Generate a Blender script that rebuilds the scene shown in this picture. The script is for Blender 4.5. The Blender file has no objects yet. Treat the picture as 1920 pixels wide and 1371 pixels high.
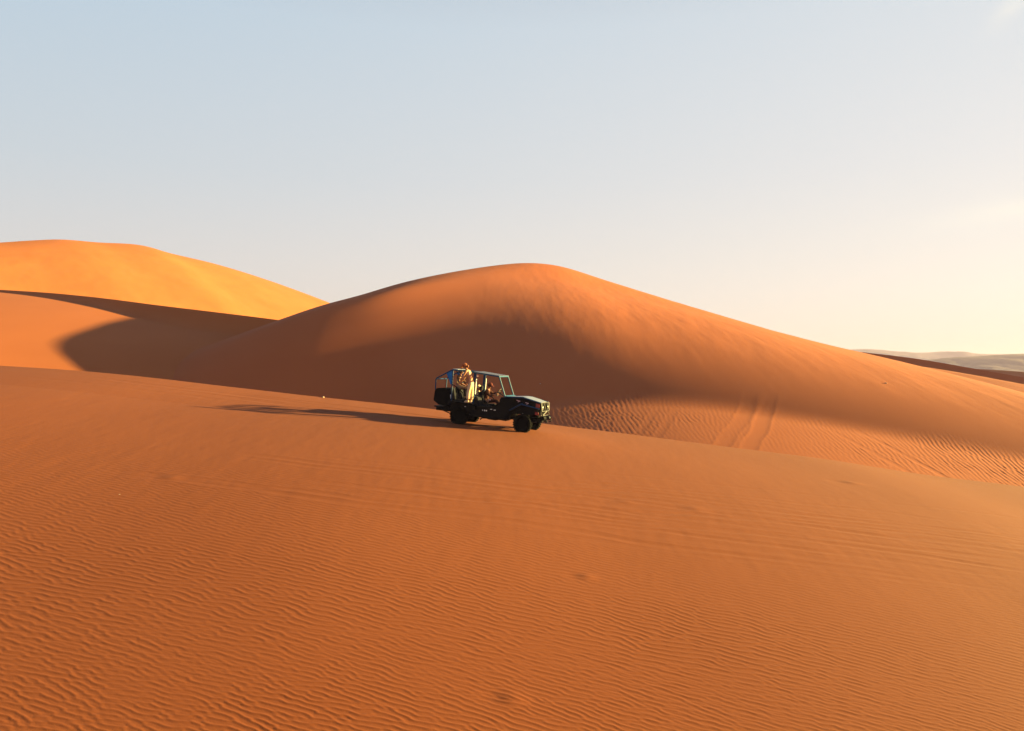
import bpy, bmesh, math, random
import numpy as np
from mathutils import Vector, Matrix

scene = bpy.context.scene
COL = scene.collection
RNG = random.Random(7)

# ------------------------------------------------------------------ camera
F_PX, CX, CY = 1400.0, 960.0, 685.5          # focal length and centre, in pixels of the 1920 x 1371 photograph
cam_d = bpy.data.cameras.new('camera')
cam_d.sensor_fit = 'HORIZONTAL'
cam_d.sensor_width = 36.0
cam_d.lens = 36.0 * F_PX / 1920.0
cam_d.clip_start = 0.1
cam_d.clip_end = 20000.0
cam = bpy.data.objects.new('camera', cam_d)
COL.objects.link(cam)
cam.location = (0, 0, 0)
cam.rotation_euler = (math.radians(90), 0, 0)
scene.camera = cam

# ------------------------------------------------------------------ light
SUN_AZ = math.radians(8)      # from +X (picture right) towards +Y (away from the camera)
SUN_EL = math.radians(9.1)
world = bpy.data.worlds.new('World')
scene.world = world
world.use_nodes = True
nt = world.node_tree
for n in list(nt.nodes):
    nt.nodes.remove(n)
out = nt.nodes.new('ShaderNodeOutputWorld')
bg = nt.nodes.new('ShaderNodeBackground')
sky = nt.nodes.new('ShaderNodeTexSky')
sky.sky_type = 'NISHITA'
sky.sun_disc = False
sky.sun_elevation = SUN_EL
sky.sun_rotation = math.pi / 2 - SUN_AZ
sky.altitude = 300
sky.air_density = 1.0
sky.dust_density = 3.0
sky.ozone_density = 1.0
# dusty evening air: a pale even veil over the clear sky, warmer and brighter on the sun's side, bluer overhead
def wn(t, **k):
    n = nt.nodes.new(t)
    for a, v in k.items(): setattr(n, a, v)
    return n
def wl(a, b): nt.links.new(a, b)
tc = wn('ShaderNodeTexCoord')
nrm = wn('ShaderNodeVectorMath', operation='NORMALIZE'); wl(tc.outputs['Generated'], nrm.inputs[0])
sep = wn('ShaderNodeSeparateXYZ'); wl(nrm.outputs[0], sep.inputs[0])
dot = wn('ShaderNodeVectorMath', operation='DOT_PRODUCT'); wl(nrm.outputs[0], dot.inputs[0])
dot.inputs[1].default_value = (math.cos(SUN_AZ), math.sin(SUN_AZ), 0.0)
side = wn('ShaderNodeMapRange'); wl(dot.outputs['Value'], side.inputs['Value'])
side.inputs['From Min'].default_value = -1.0; side.inputs['From Max'].default_value = 1.0
def ramp(stops):
    r = wn('ShaderNodeValToRGB'); e = r.color_ramp.elements
    r.color_ramp.interpolation = 'B_SPLINE' if False else 'LINEAR'
    while len(e) < len(stops): e.new(0.5)
    for k, (p, c) in enumerate(stops):
        e[k].position = p; e[k].color = (*c, 1)
    wl(sep.outputs['Z'], r.inputs[0])
    return r
away = ramp([(0.0, (.74, .63, .58)), (.09, (.64, .61, .61)), (.24, (.50, .595, .665)), (.41, (.41, .575, .71)), (.7, (.20, .29, .42)), (1.0, (.15, .23, .37))])
near = ramp([(0.0, (1.0, .92, .75)), (.09, (1.0, .91, .79)), (.24, (.86, .83, .80)), (.41, (.77, .79, .80)), (.7, (.32, .38, .47)), (1.0, (.15, .23, .37))])
veil = wn('ShaderNodeMix', data_type='RGBA'); wl(side.outputs[0], veil.inputs['Factor'])
wl(away.outputs[0], veil.inputs['A']); wl(near.outputs[0], veil.inputs['B'])
scl = wn('ShaderNodeVectorMath', operation='SCALE'); wl(veil.outputs['Result'], scl.inputs[0]); scl.inputs['Scale'].default_value = 2.5
mixs = wn('ShaderNodeMix', data_type='RGBA'); mixs.inputs['Factor'].default_value = 0.94
wl(sky.outputs[0], mixs.inputs['A']); wl(scl.outputs[0], mixs.inputs['B'])
bg.inputs['Strength'].default_value = 0.0615
# two thin wisps of cloud low on the sunny side
cloud = mixs.outputs['Result']
nzc = wn('ShaderNodeTexNoise'); nzc.inputs['Scale'].default_value = 9.0; nzc.inputs['Detail'].default_value = 5
mpc = wn('ShaderNodeMapping'); mpc.inputs['Scale'].default_value = (1.0, 1.0, 6.0)
wl(nrm.outputs[0], mpc.inputs['Vector']); wl(mpc.outputs[0], nzc.inputs['Vector'])
def wm(op, a, b):
    n = wn('ShaderNodeMath', operation=op)
    for k, v in enumerate((a, b)):
        if isinstance(v, (int, float)): n.inputs[k].default_value = v
        else: wl(v, n.inputs[k])
    return n.outputs[0]
for (dx, dz, su, sv_, tilt, amt) in ((0.700, 0.212, 0.085, 0.013, 0.06, 0.55), (0.668, 0.478, 0.022, 0.011, 0.75, 0.28)):
    dv = Vector((dx, 1.0, dz)).normalized()
    ru = Vector((dv.y, -dv.x, 0)).normalized(); rv = ru.cross(dv)
    ax1 = ru * math.cos(tilt) + rv * math.sin(tilt); ax2 = rv * math.cos(tilt) - ru * math.sin(tilt)
    g = None
    for ax, sg in ((ax1, su), (ax2, sv_)):
        d_ = wn('ShaderNodeVectorMath', operation='DOT_PRODUCT'); wl(nrm.outputs[0], d_.inputs[0]); d_.inputs[1].default_value = ax
        q_ = wm('MULTIPLY', d_.outputs['Value'], 1.0 / sg); q_ = wm('MULTIPLY', q_, q_)
        g = q_ if g is None else wm('ADD', g, q_)
    fr = wn('ShaderNodeVectorMath', operation='DOT_PRODUCT'); wl(nrm.outputs[0], fr.inputs[0]); fr.inputs[1].default_value = dv
    e_ = wm('POWER', 2.718, wm('MULTIPLY', g, -1.0))
    e_ = wm('MULTIPLY', e_, wm('GREATER_THAN', fr.outputs['Value'], 0.5))
    e_ = wm('MULTIPLY', e_, wm('MULTIPLY', nzc.outputs[0], 2.0 * amt))
    mc = wn('ShaderNodeMix', data_type='RGBA'); wl(e_, mc.inputs['Factor']); wl(cloud, mc.inputs['A']); mc.inputs['B'].default_value = (2.55, 2.42, 2.10, 1)
    cloud = mc.outputs['Result']
wl(cloud, bg.inputs['Color'])
wl(bg.outputs[0], out.inputs['Surface'])

sun_d = bpy.data.lights.new('sun', 'SUN')
sun_d.energy = 5.0
sun_d.angle = math.radians(1.0)
sun_d.color = (1.0, 0.78, 0.26)
sun = bpy.data.objects.new('sun', sun_d)
COL.objects.link(sun)
sdir = Vector((math.cos(SUN_AZ) * math.cos(SUN_EL), math.sin(SUN_AZ) * math.cos(SUN_EL), math.sin(SUN_EL)))
sun.rotation_euler = sdir.to_track_quat('Z', 'Y').to_euler()
sun.location = sdir * 60

scene.view_settings.view_transform = 'Standard'
scene.view_settings.look = 'None'
scene.view_settings.gamma = 1.0
scene.view_settings.use_curve_mapping = False
scene.view_settings.exposure = 2.7

# ------------------------------------------------------------------ helpers
def tag(o, label=None, cat=None, group=None, kind=None):
    if label: o['label'] = label
    if cat: o['category'] = cat
    if group: o['group'] = group
    if kind: o['kind'] = kind
    return o

def grid_object(name, P, mat, parent=None):
    """P: (rows, cols, 3) array of points -> one smooth shaded quad sheet."""
    r, c, _ = P.shape
    me = bpy.data.meshes.new(name)
    me.vertices.add(r * c)
    me.vertices.foreach_set('co', P.reshape(-1).astype(np.float32))
    i = np.arange(r * c, dtype=np.int32).reshape(r, c)
    q = np.stack([i[:-1, :-1], i[:-1, 1:], i[1:, 1:], i[1:, :-1]], -1).reshape(-1, 4)
    nq = len(q)
    me.loops.add(nq * 4)
    me.loops.foreach_set('vertex_index', q.reshape(-1))
    me.polygons.add(nq)
    me.polygons.foreach_set('loop_start', np.arange(0, nq * 4, 4, dtype=np.int32))
    me.update(calc_edges=True)
    me.polygons.foreach_set('use_smooth', np.ones(nq, dtype=bool))
    me.materials.append(mat)
    me.update()
    o = bpy.data.objects.new(name, me)
    COL.objects.link(o)
    if parent: o.parent = parent
    return o

def pchip(x, y, xq):
    x = np.asarray(x, float); y = np.asarray(y, float)
    h = np.diff(x); d = np.diff(y) / h
    m = np.zeros_like(y)
    m[0], m[-1] = d[0], d[-1]
    for k in range(1, len(x) - 1):
        m[k] = (h[k] * d[k-1] + h[k-1] * d[k]) / (h[k-1] + h[k])
    xq = np.asarray(xq, float)
    j = np.clip(np.searchsorted(x, xq) - 1, 0, len(x) - 2)
    t = (xq - x[j]) / h[j]
    r = ((2*t**3 - 3*t**2 + 1) * y[j] + (t**3 - 2*t**2 + t) * h[j] * m[j]
         + (-2*t**3 + 3*t**2) * y[j+1] + (t**3 - t**2) * h[j] * m[j+1])
    lo = xq < x[0]; hi = xq > x[-1]
    r = np.where(lo, y[0] + m[0] * (xq - x[0]), r)
    r = np.where(hi, y[-1] + m[-1] * (xq - x[-1]), r)
    return r

def sstep(a, b, x):
    t = np.clip((x - a) / (b - a), 0, 1)
    return t * t * (3 - 2 * t)

def smooth_noise(seed, n, beta, stretch=(1.0, 1.0), cut=None):
    """periodic n x n noise, power law spectrum; indexed [y, x]"""
    r = np.random.RandomState(seed)
    w = np.fft.fft2(r.randn(n, n))
    ky = np.fft.fftfreq(n)[:, None] * n * stretch[1]
    kx = np.fft.fftfreq(n)[None, :] * n * stretch[0]
    k = np.sqrt(kx**2 + ky**2); k[0, 0] = 1
    w *= k ** (-beta)
    if cut: w *= np.exp(-(k / cut) ** 2)
    w[0, 0] = 0
    f = np.real(np.fft.ifft2(w))
    return f / f.std()

def ripple_tile(seed, n, L, lam, ang, s_r, s_a):
    """narrow band noise: complex field whose phase runs across the ripples (ang: direction across the crests)"""
    r = np.random.RandomState(seed)
    w = np.fft.fft2(r.randn(n, n))
    ky = np.fft.fftfreq(n, L / n)[:, None]
    kx = np.fft.fftfreq(n, L / n)[None, :]
    k = np.sqrt(kx**2 + ky**2)
    a = np.arctan2(ky, kx) - ang
    a = (a + np.pi) % (2 * np.pi) - np.pi
    k0 = 1.0 / lam
    w *= np.exp(-((k - k0) / (s_r * k0)) ** 2 / 2 - (a / s_a) ** 2 / 2)
    return np.fft.ifft2(w)

def sample(tile, L, X, Y):
    n = tile.shape[0]
    fx = (X / L * n) % n; fy = (Y / L * n) % n
    x0 = np.floor(fx).astype(np.int64); y0 = np.floor(fy).astype(np.int64)
    tx = fx - x0; ty = fy - y0
    x0 %= n; y0 %= n
    x1 = (x0 + 1) % n; y1 = (y0 + 1) % n
    return ((tile[y0, x0] * (1 - tx) + tile[y0, x1] * tx) * (1 - ty)
            + (tile[y1, x0] * (1 - tx) + tile[y1, x1] * tx) * ty)

def ripple_height(c, sharp=0.35, skew=0.5):
    ph = np.angle(c)
    am = np.abs(c); am = am / am.mean()
    env = np.clip(am * 2.0, 0, 1.0)
    h = np.cos(ph + skew * np.sin(ph))
    h = h + 0.18 * np.cos(2 * ph)
    return h * env

def mat_nodes(name):
    m = bpy.data.materials.new(name); m.use_nodes = True
    n = m.node_tree
    return m, n, n.nodes['Principled BSDF']

# ------------------------------------------------------------------ sand
def sand_material(name, base, grain=0.6, wisp=0.0):
    m, n, b = mat_nodes(name)
    L = n.links.new
    geo = n.nodes.new('ShaderNodeNewGeometry')
    n1 = n.nodes.new('ShaderNodeTexNoise'); n1.inputs['Scale'].default_value = 0.11; n1.inputs['Detail'].default_value = 5
    n2 = n.nodes.new('ShaderNodeTexNoise'); n2.inputs['Scale'].default_value = 14.0; n2.inputs['Detail'].default_value = 6; n2.inputs['Roughness'].default_value = 0.75
    for x in (n1, n2): L(geo.outputs['Position'], x.inputs['Vector'])
    add = n.nodes.new('ShaderNodeMath'); add.operation = 'ADD'
    L(n1.outputs[0], add.inputs[0]); L(n2.outputs[0], add.inputs[1])
    ramp = n.nodes.new('ShaderNodeValToRGB')
    ramp.color_ramp.elements[0].position = 0.35; ramp.color_ramp.elements[1].position = 0.65
    half = n.nodes.new('ShaderNodeMath'); half.operation = 'MULTIPLY'; half.inputs[1].default_value = 0.5
    L(add.outputs[0], half.inputs[0]); L(half.outputs[0], ramp.inputs[0])
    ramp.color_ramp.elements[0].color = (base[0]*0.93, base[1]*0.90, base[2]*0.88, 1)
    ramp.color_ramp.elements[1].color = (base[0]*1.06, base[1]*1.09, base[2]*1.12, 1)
    L(ramp.outputs[0], b.inputs['Base Color'])
    b.inputs['Roughness'].default_value = 0.95
    b.inputs['Specular IOR Level'].default_value = 0.15
    bump = n.nodes.new('ShaderNodeBump'); bump.inputs['Strength'].default_value = grain; bump.inputs['Distance'].default_value = 0.004
    n3 = n.nodes.new('ShaderNodeTexNoise'); n3.inputs['Scale'].default_value = 45.0; n3.inputs['Detail'].default_value = 4
    L(geo.outputs['Position'], n3.inputs['Vector'])
    L(n3.outputs[0], bump.inputs['Height'])
    L(bump.outputs[0], b.inputs['Normal'])
    return m

SAND = sand_material('orange_sand', (0.31, 0.083, 0.028))
GOLD = sand_material('golden_sand', (0.31, 0.097, 0.027))
MIDSAND = sand_material('amber_sand', (0.305, 0.088, 0.0265))
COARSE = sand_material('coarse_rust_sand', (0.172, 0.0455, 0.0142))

# ------------------------------------------------------------------ near dune
# skyline of the near dune in the photograph and the distance it is taken to lie at
CREST = [(-400, 662), (0, 685), (100, 691.5), (233, 703), (433, 725.5), (613, 746), (813, 768.5), (1033, 798), (1240, 824),
         (1380, 842), (1547, 862.5), (1713, 888), (1920, 914), (2300, 966)]
Y_CREST = 37.0
crest_x = [(p - CX) / F_PX * Y_CREST for p, _ in CREST]
crest_z = [-(q - CY) / F_PX * Y_CREST for _, q in CREST]

def near_base(X, Y):
    zc = pchip(crest_x, crest_z, X)
    d = Y_CREST - Y
    df = np.maximum(d, 0)
    dd = np.minimum(df, 27)
    front = 0.010 * df + 0.050 * (1 - sstep(-17, 1, X)) * np.minimum(df, 6.5) + 0.0037 * np.maximum(dd - 2.0, 0) ** 2 + (df - dd) * 0.185
    db = np.maximum(-d, 0)
    back = np.where(db < 1.6, 0.15 * db ** 2, 0.15 * 1.6**2 + (db - 1.6) * 0.48)
    return zc - front - back + 0.15 * np.exp(-((X - 1.0) ** 2 + (Y - 31.0) ** 2) / 2.6 ** 2)

def near_hit(px, py):
    """point of the near dune seen at a pixel"""
    rx, rz = (px - CX) / F_PX, -(py - CY) / F_PX
    ys = np.linspace(3, 37, 3000)
    dz = rz * ys - near_base(rx * ys, ys)
    # first crossing walking away from the camera
    k = int(np.argmax(dz <= 0)) if (dz <= 0).any() else int(np.argmin(dz))
    return rx * ys[k], ys[k]

TRACKS = [  # faint old wheel tracks: photograph points, groove depth, width
    ([(200, 895), (350, 912), (450, 925), (575, 940), (760, 962), (960, 987), (1085, 1007), (1210, 1027), (1335, 1042), (1600, 1075), (1920, 1118)], 0.016, 0.16),
    ([(170, 884), (350, 902), (600, 930), (800, 953), (1000, 975), (1250, 1005), (1500, 1035), (1920, 1090)], 0.014, 0.14),
    ([(425, 850), (600, 872), (800, 892), (950, 913), (1175, 927), (1460, 962), (1920, 1012)], 0.018, 0.18),
    ([(440, 858), (620, 880), (800, 900), (950, 921), (1175, 938), (1460, 972), (1920, 1024)], 0.016, 0.15),
    ([(600, 904), (750, 920), (950, 944), (1160, 977), (1360, 1001), (1610, 1022), (1910, 1055)], 0.034, 0.15),
    ([(700, 908), (950, 935), (1160, 962), (1460, 990), (1690, 1016), (1920, 1044)], 0.030, 0.17),
    ([(1000, 900), (1300, 932), (1600, 962), (1920, 995)], 0.014, 0.16),
    ([(1050, 884), (1300, 908), (1600, 940), (1920, 976)], 0.011, 0.16),
    ([(1300, 960), (1600, 992), (1920, 1028)], 0.020, 0.13),
    ([(900, 955), (1200, 990), (1500, 1018), (1920, 1072)], 0.016, 0.13),
    ([(0, 702), (100, 713), (233, 727), (420, 750)], 0.02, 0.3),
    ([(150, 707), (300, 724), (460, 742), (620, 762)], 0.025, 0.35),
    ([(400, 742), (520, 756), (700, 775)], 0.025, 0.3),
]

for k_ in range(16):          # a broad braid of half filled wheel marks running down the slope
    a_ = RNG.random(); x0_ = 520 + 500 * a_ + RNG.uniform(-150, 150)
    y0_ = 850 + 105 * ((k_ * 0.618) % 1.0)
    s_ = 0.085 + 0.035 * RNG.random(); c_ = RNG.uniform(0.5, 2.2) * 1e-5
    TRACKS.append(([(x, y0_ + s_ * (x - 520) + c_ * (x - 520) ** 2) for x in np.linspace(x0_, 1920, 7)], RNG.uniform(0.010, 0.022), RNG.uniform(0.10, 0.17)))

def build_near():
    U = np.concatenate([np.linspace(-1.7, -0.90, 36)[:-1], np.linspace(-0.90, 0.90, 1040)[:-1], np.linspace(0.90, 2.1, 50)])
    ys = [-2.5]
    while ys[-1] < 44:
        y = ys[-1]
        if y < 7.0: s = 0.25
        elif y < 8.6: s = 0.04
        elif y < 15: s = 0.00125 * y
        elif y < 27: s = 0.0018 * y
        elif y < 38.5: s = 0.085
        else: s = 0.5
        ys.append(y + s)
    ys = np.array(ys)
    Yg = np.repeat(ys[:, None], len(U), 1)
    Xg = U[None, :] * (Yg + 3.0)
    Z = near_base(Xg, Yg)
    L = 36.0
    t1 = ripple_tile(3, 2048, L, 0.106, math.radians(90 - 12), 0.17, math.radians(17))
    t2 = ripple_tile(9, 2048, L, 0.085, math.radians(90 - 9), 0.14, math.radians(16))
    pn = smooth_noise(21, 512, 1.35, (1.0, 1.0), 60)
    pa = sample(pn, 60.0, Xg, Yg); pb = sample(pn, 60.0, Xg * 0.6 + 17, Yg * 0.6 + 31)
    t3 = ripple_tile(27, 2048, L, 0.145, math.radians(90 - 12), 0.17, math.radians(18))
    far_ = sstep(10.5, 15.0, Yg + 0.9 * pa)
    r1 = ripple_height(sample(t1, L, Xg, Yg)) * (1 - far_) + 1.12 * ripple_height(sample(t3, L, Xg, Yg)) * far_; r2 = ripple_height(sample(t2, L, Xg + 5, Yg))
    # ripples: strong close by, a smooth wind swept band along the crest; the rippled ground reaches further on the left
    edge = 22.5 - 0.18 * np.clip(Xg, -14, 25) + 1.6 * pa
    big = 1 - sstep(-6.5, 0.5, Yg - edge)
    patch = np.clip(0.80 + 0.20 * pb, 0.35, 1.0) * (0.60 + 0.40 * (1 - sstep(11, 21, Yg + 0.25 * Xg)))
    A1 = 0.0066 * (1 - 0.32 * (1 - sstep(-9.5, -3, Xg))) * big * patch * (1.0 - 0.25 * sstep(9, 20, Yg))
    A2 = 0.0020 * (1 - sstep(-2.5, 3.0, Yg - edge)) * np.clip(0.5 - 0.4 * pb, 0.05, 1) * (1 - 0.5 * big)
    tr = np.zeros_like(Z); calm = np.ones_like(Z)
    for k, (pts, dep, wid) in enumerate(TRACKS):
        w = [near_hit(*p) for p in pts]
        tx = [a for a, _ in w]; ty = [b for _, b in w]
        Yt = pchip(tx, ty, Xg) + 0.15 * sample(pn, 70.0, Xg + 9 * k, Xg * 0 + 3.3 * k)
        sl = 0.25
        d = (Yg - Yt) / math.sqrt(1 + sl * sl)
        fade = sstep(tx[0] - 0.5, tx[0] + 2.5, Xg) * (1 - sstep(tx[-1] - 2, tx[-1] + 1.0, Xg) if tx[-1] < 14 else 1.0)
        fade = fade * np.clip(0.7 + 0.35 * sample(pn, 60.0, Xg * 0.5 + 5 * k, Xg * 0 + 1.7 * k), 0.15, 1.1)
        q = d / wid
        tr += 0.45 * dep * fade * (-np.exp(-q * q * 1.8) + 0.55 * np.exp(-((np.abs(q) - 1.35) / 0.42) ** 2))
        calm *= 1 - 0.8 * np.exp(-(q / 1.5) ** 2) * np.clip(fade, 0, 1)
    # the buggy's own fresh wheel marks
    cx0, cy0 = near_hit(859, 796.6)
    for t in (0.03, 1.47):
        a = math.radians(17.5)
        wx, wy = cx0 + t * math.sin(a), cy0 + t * math.cos(a)
        dx = wx - Xg
        Yt = wy + 0.315 * dx - 0.011 * np.clip(dx, 0, 16) ** 2
        q = (Yg - Yt) / 0.15
        f = sstep(-3.0, -2.6, dx) * (1 - sstep(9, 15, dx)) * (Yg < 37.5)
        tr += (0.016 + 0.018 * (1 - sstep(0, 5, dx))) * f * (-np.exp(-q * q * 1.8) + 0.5 * np.exp(-((np.abs(q) - 1.35) / 0.42) ** 2))
    Z = Z + (A1 * r1 + A2 * r2) * calm + tr
    # broad shallow undulation and a little micro relief along the wind
    und = smooth_noise(5, 512, 1.9, (1.0, 2.2), 40)
    Z += 0.030 * sample(und, 90.0, Xg, Yg) * sstep(8, 14, Yg)
    mic = smooth_noise(8, 1024, 1.1, (1.0, 3.0), 260)
    Z += 0.0022 * sample(mic, 40.0, Xg, Yg) * sstep(12, 20, Yg)
    # two scuffed dimples in the sand
    for (px, py, r, h) in ((1090, 1086, 0.22, 0.05), (1586, 907, 0.42, 0.10), (945, 1312, 0.22, 0.05), (1165, 945, 0.3, 0.05), (1290, 958, 0.4, 0.05), (310, 897, 0.3, 0.05)):
        x, y = near_hit(px, py)
        dx, dy = (Xg - x) / r, (Yg - y) / r
        Z += 0.4 * h * (0.9 * np.exp(-((dx - 0.5) ** 2 * 1.2 + dy ** 2 * 2.5)) - 0.35 * np.exp(-((dx + 0.6) ** 2 + dy ** 2 * 2.0)))
    P = np.stack([Xg, Yg, Z], -1)
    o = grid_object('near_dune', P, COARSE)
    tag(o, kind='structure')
    return o
build_near()

# ------------------------------------------------------------------ the dunes behind
def loft(name, ridge, px, front, back, mat, detail=None):
    """ridge: list of (px, py, Y). front(i, P) -> (rows, 3) offsets are built by the caller's profile"""
    pass

def gsmooth(us, v, sig):
    """gaussian smoothing of v(us) on an uneven grid"""
    if sig <= 0: return v
    g = np.linspace(us[0], us[-1], 1500)
    h = g[1] - g[0]; n = int(4 * sig / h)
    k = np.exp(-0.5 * (np.arange(-n, n + 1) * h / sig) ** 2); k /= k.sum()
    f = np.interp(g, us, v)
    a = 2 * f[0] - f[n:0:-1]; b = 2 * f[-1] - f[-2:-n-2:-1]
    f = np.convolve(np.concatenate([a, f, b]), k, 'valid')
    return np.interp(us, g, f)

def ridge_points(R, us, sy=50, sz=10):
    px = [r[0] for r in R]
    py = gsmooth(us, pchip(px, [r[1] for r in R], us), sz)
    Y = gsmooth(us, pchip(px, [r[2] for r in R], us), sy)
    return np.stack([(us - CX) / F_PX * Y, Y, -(py - CY) / F_PX * Y], -1)

def profile(s, knots):
    """slope weights over s in 0..1 -> normalised fall q(s), 0 at the ridge, 1 at the foot"""
    g = np.linspace(0, 1, 801)
    w = pchip([k[0] for k in knots], [k[1] for k in knots], g)
    w = np.maximum(w, 0.02)
    q = np.concatenate([[0], np.cumsum((w[1:] + w[:-1]) / 2)]); q /= q[-1]
    return np.interp(s, g, q)

def build_central():
    R = [(-260, 845, 54), (-60, 800, 60), (100, 748, 68), (240, 703, 72.5), (380, 652, 75), (525, 600, 76.5), (620, 568.5, 77.5), (665, 557.5, 78.5), (750, 532, 82.0), (870, 507, 92),
         (930, 498, 97.8), (985, 493, 103), (1040, 497, 106), (1130, 525, 107), (1250, 563, 103), (1400, 609, 94.5), (1500, 637, 88), (1600, 660, 82),
         (1750, 697, 73.5), (1920, 742, 66), (2150, 806, 59), (2450, 900, 52)]
    us = np.concatenate([np.linspace(-260, 900, 330)[:-1], np.linspace(900, 2000, 960)[:-1], np.linspace(2000, 2450, 60)])
    P0 = ridge_points(R, us, 70, 20)
    X0, Y0, Z0 = P0[:, 0], P0[:, 1], P0[:, 2]
    def soft(x, w):            # smooth max(x, 0)
        return 0.5 * (x + np.sqrt(x * x + w * w))
    Yt = 56.5 - 0.20 * (X0 - 4) - 0.36 * soft(X0 - 14, 6)       # foot of the steep slope
    Yt = Yt - soft(Yt - (Y0 - 14.0), 5)
    Zt = -1.6 - 0.20 * soft(X0 - 12, 6) - 0.22 * soft(2 - X0, 8)
    Zt = np.maximum(Zt, Z0 - 0.62 * (Y0 - Yt))
    Zt = np.minimum(Zt, Z0 - 1.0)
    foot_y = np.minimum(42.0 - 0.25 * soft(X0 - 8, 6), Yt - 9.0)
    foot_y = foot_y + soft(37.3 - foot_y, 0.6)
    zf = np.minimum(Zt - 1.9 + 0 * X0, Zt - 0.19 * (Yt - foot_y))
    Yt = gsmooth(us, Yt, 40); Zt = gsmooth(us, Zt, 40); foot_y = gsmooth(us, foot_y, 40); zf = gsmooth(us, zf, 40)
    # rows: back side, crest, long front face
    sv = np.concatenate([np.linspace(0, 0.06, 40)[:-1], np.linspace(0.06, 0.50, 110)[:-1], np.linspace(0.50, 1, 190)])
    kn = [(0, 0.12), (0.03, 0.48), (0.10, 0.64), (0.25, 0.73), (0.5, 0.92), (0.75, 1.38), (1, 1.95), (1.3, 1.95)]
    SJ = 0.60
    up = np.clip(sv / SJ, 0, 1); lo = np.clip((sv - SJ) / (1 - SJ), 0, 1)
    X = np.repeat(X0[None, :], len(sv), 0)
    Y = Y0[None, :] - (Y0 - Yt)[None, :] * up[:, None] - (Yt - foot_y)[None, :] * lo[:, None]
    u = (Y0[None, :] - Y) / (Y0 - Yt)[None, :]
    w = np.maximum(pchip([k[0] for k in kn], [k[1] for k in kn], np.clip(u, 0, 1.3)), 0.02)
    b = sstep(Yt[None, :] + 1.6, Yt[None, :] - 2.2, Y)          # steep face -> apron, over about four metres
    gu = np.linspace(0, 1, 200); wi = float(np.mean(pchip([k[0] for k in kn], [k[1] for k in kn], gu)))
    slope = w * ((Z0 - Zt) / (Y0 - Yt) / wi)[None, :] * (1 - b) + 0.185 * b
    dY = -np.diff(Y, axis=0)
    Z = Z0[None, :] - np.concatenate([np.zeros((1, len(us))), np.cumsum(0.5 * (slope[1:] + slope[:-1]) * dY, 0)], 0)
    # the summit's shoulder: fuller on the left, hollowed below the peak
    hx_ = pchip([-60, -40, -30, -21, -14, -8, -3, 3, 9, 20, 34, 60], [0, 0, .30, .75, .85, .50, 0.0, -.75, -.95, -.40, 0, 0], X)
    wu_ = np.maximum(pchip([0, .06, .28, .5, .8, 1.0, 1.5], [0, .15, 1, .7, 0, 0, 0], np.clip(u, 0, 1.5)), 0)
    Z = Z + 1.0 * hx_ * wu_
    # back
    bv = 60 * np.linspace(1, 0.0, 40)[:-1] ** 2.2
    Xb = np.repeat(P0[None, :, 0], len(bv), 0)
    Yb = P0[None, :, 1] + bv[:, None]
    Zb = P0[None, :, 2] - (0.36 * bv - 0.36 * 1.0 * (1 - np.exp(-bv / 1.0)))[:, None]
    pn = smooth_noise(33, 512, 1.35, (1.0, 1.0), 60)
    st = smooth_noise(35, 1024, 1.5, (1.0, 3.5), 200)
    # ripples on the apron: crests run up the slope
    L = 102.4
    t = ripple_tile(14, 2048, L, 0.32, math.radians(0), 0.14, math.radians(14))
    t2 = ripple_tile(15, 2048, L, 0.22, math.radians(8), 0.14, math.radians(14))
    XX = X + 0.28 * (Y - 50) * 0 - 0.016 * (X - 8) * (Y - 52)        # crests lean left on the left, right on the right
    r = ripple_height(sample(t, L, XX, Y * 0.55)); r2 = ripple_height(sample(t2, L, XX, Y * 0.6))
    pa = sample(pn, 60.0, X, Y)
    top = Yt[None, :] + 0.3 + 0.5 * pa     # upper limit of the rippled apron
    A = 0.0110 * (1 - sstep(-3.0, 1.8, Y - top)) * np.clip(0.85 + 0.25 * pa, 0.3, 1) * sstep(-3, 6, X) * sstep(-13.0, -6.0, Y - top)
    B = 0.0060 * (1 - sstep(-5.0, -2.5, Y - top)) * sstep(-6, 4, X) * np.clip(0.8 + 0.4 * pa, 0.1, 1)
    calm = np.ones_like(X); tr = np.zeros_like(X)
    for (x0, y0, x1, y1, dep, wid) in ((12.1, 43, 18.0, 55.5, 0.007, 0.50), (13.7, 43, 19.3, 55.5, 0.0085, 0.50), (6.6, 43, 10.8, 54.0, 0.004, 0.3), (8.0, 43, 12.2, 54.0, 0.004, 0.3),
                                       (22.9, 43, 22.4, 50.0, 0.012, 0.22), (20.9, 43, 20.3, 50.0, 0.008, 0.22)):
        xt = x0 + (x1 - x0) * (Y - y0) / (y1 - y0) + 0.10 * sample(pn, 40.0, Y * 0.8 + 7 * x0, Y * 0 + x0)
        d = (X - xt) / wid
        f = 1 - sstep(y1 - 5, y1, Y)
        f = f * np.clip(0.8 + 0.3 * sample(pn, 30.0, Y + 3 * x0, Y * 0 + 2.0), 0.2, 1.1)
        tr += dep * f * (-np.exp(-d ** 4) + 0.9 * np.exp(-((d - 1.25) / 0.22) ** 2) + 0.7 * np.exp(-((d + 1.25) / 0.22) ** 2))
        calm *= 1 - 0.9 * np.clip(f, 0, 1) * min(1, dep / 0.008) * np.exp(-(d / 1.1) ** 6)
    Z = Z + (A * r + B * r2) * calm + tr
    # streaks of drifted sand high on the face, wind along the crest
    hi = sstep(0.0, 0.05, sv)[:, None] * (1 - sstep(0.35, 0.6, sv))[:, None]
    Z += 0.045 * sample(st, 70.0, X, Y + 0.55 * X) * hi * sstep(-12, 14, X)
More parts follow.
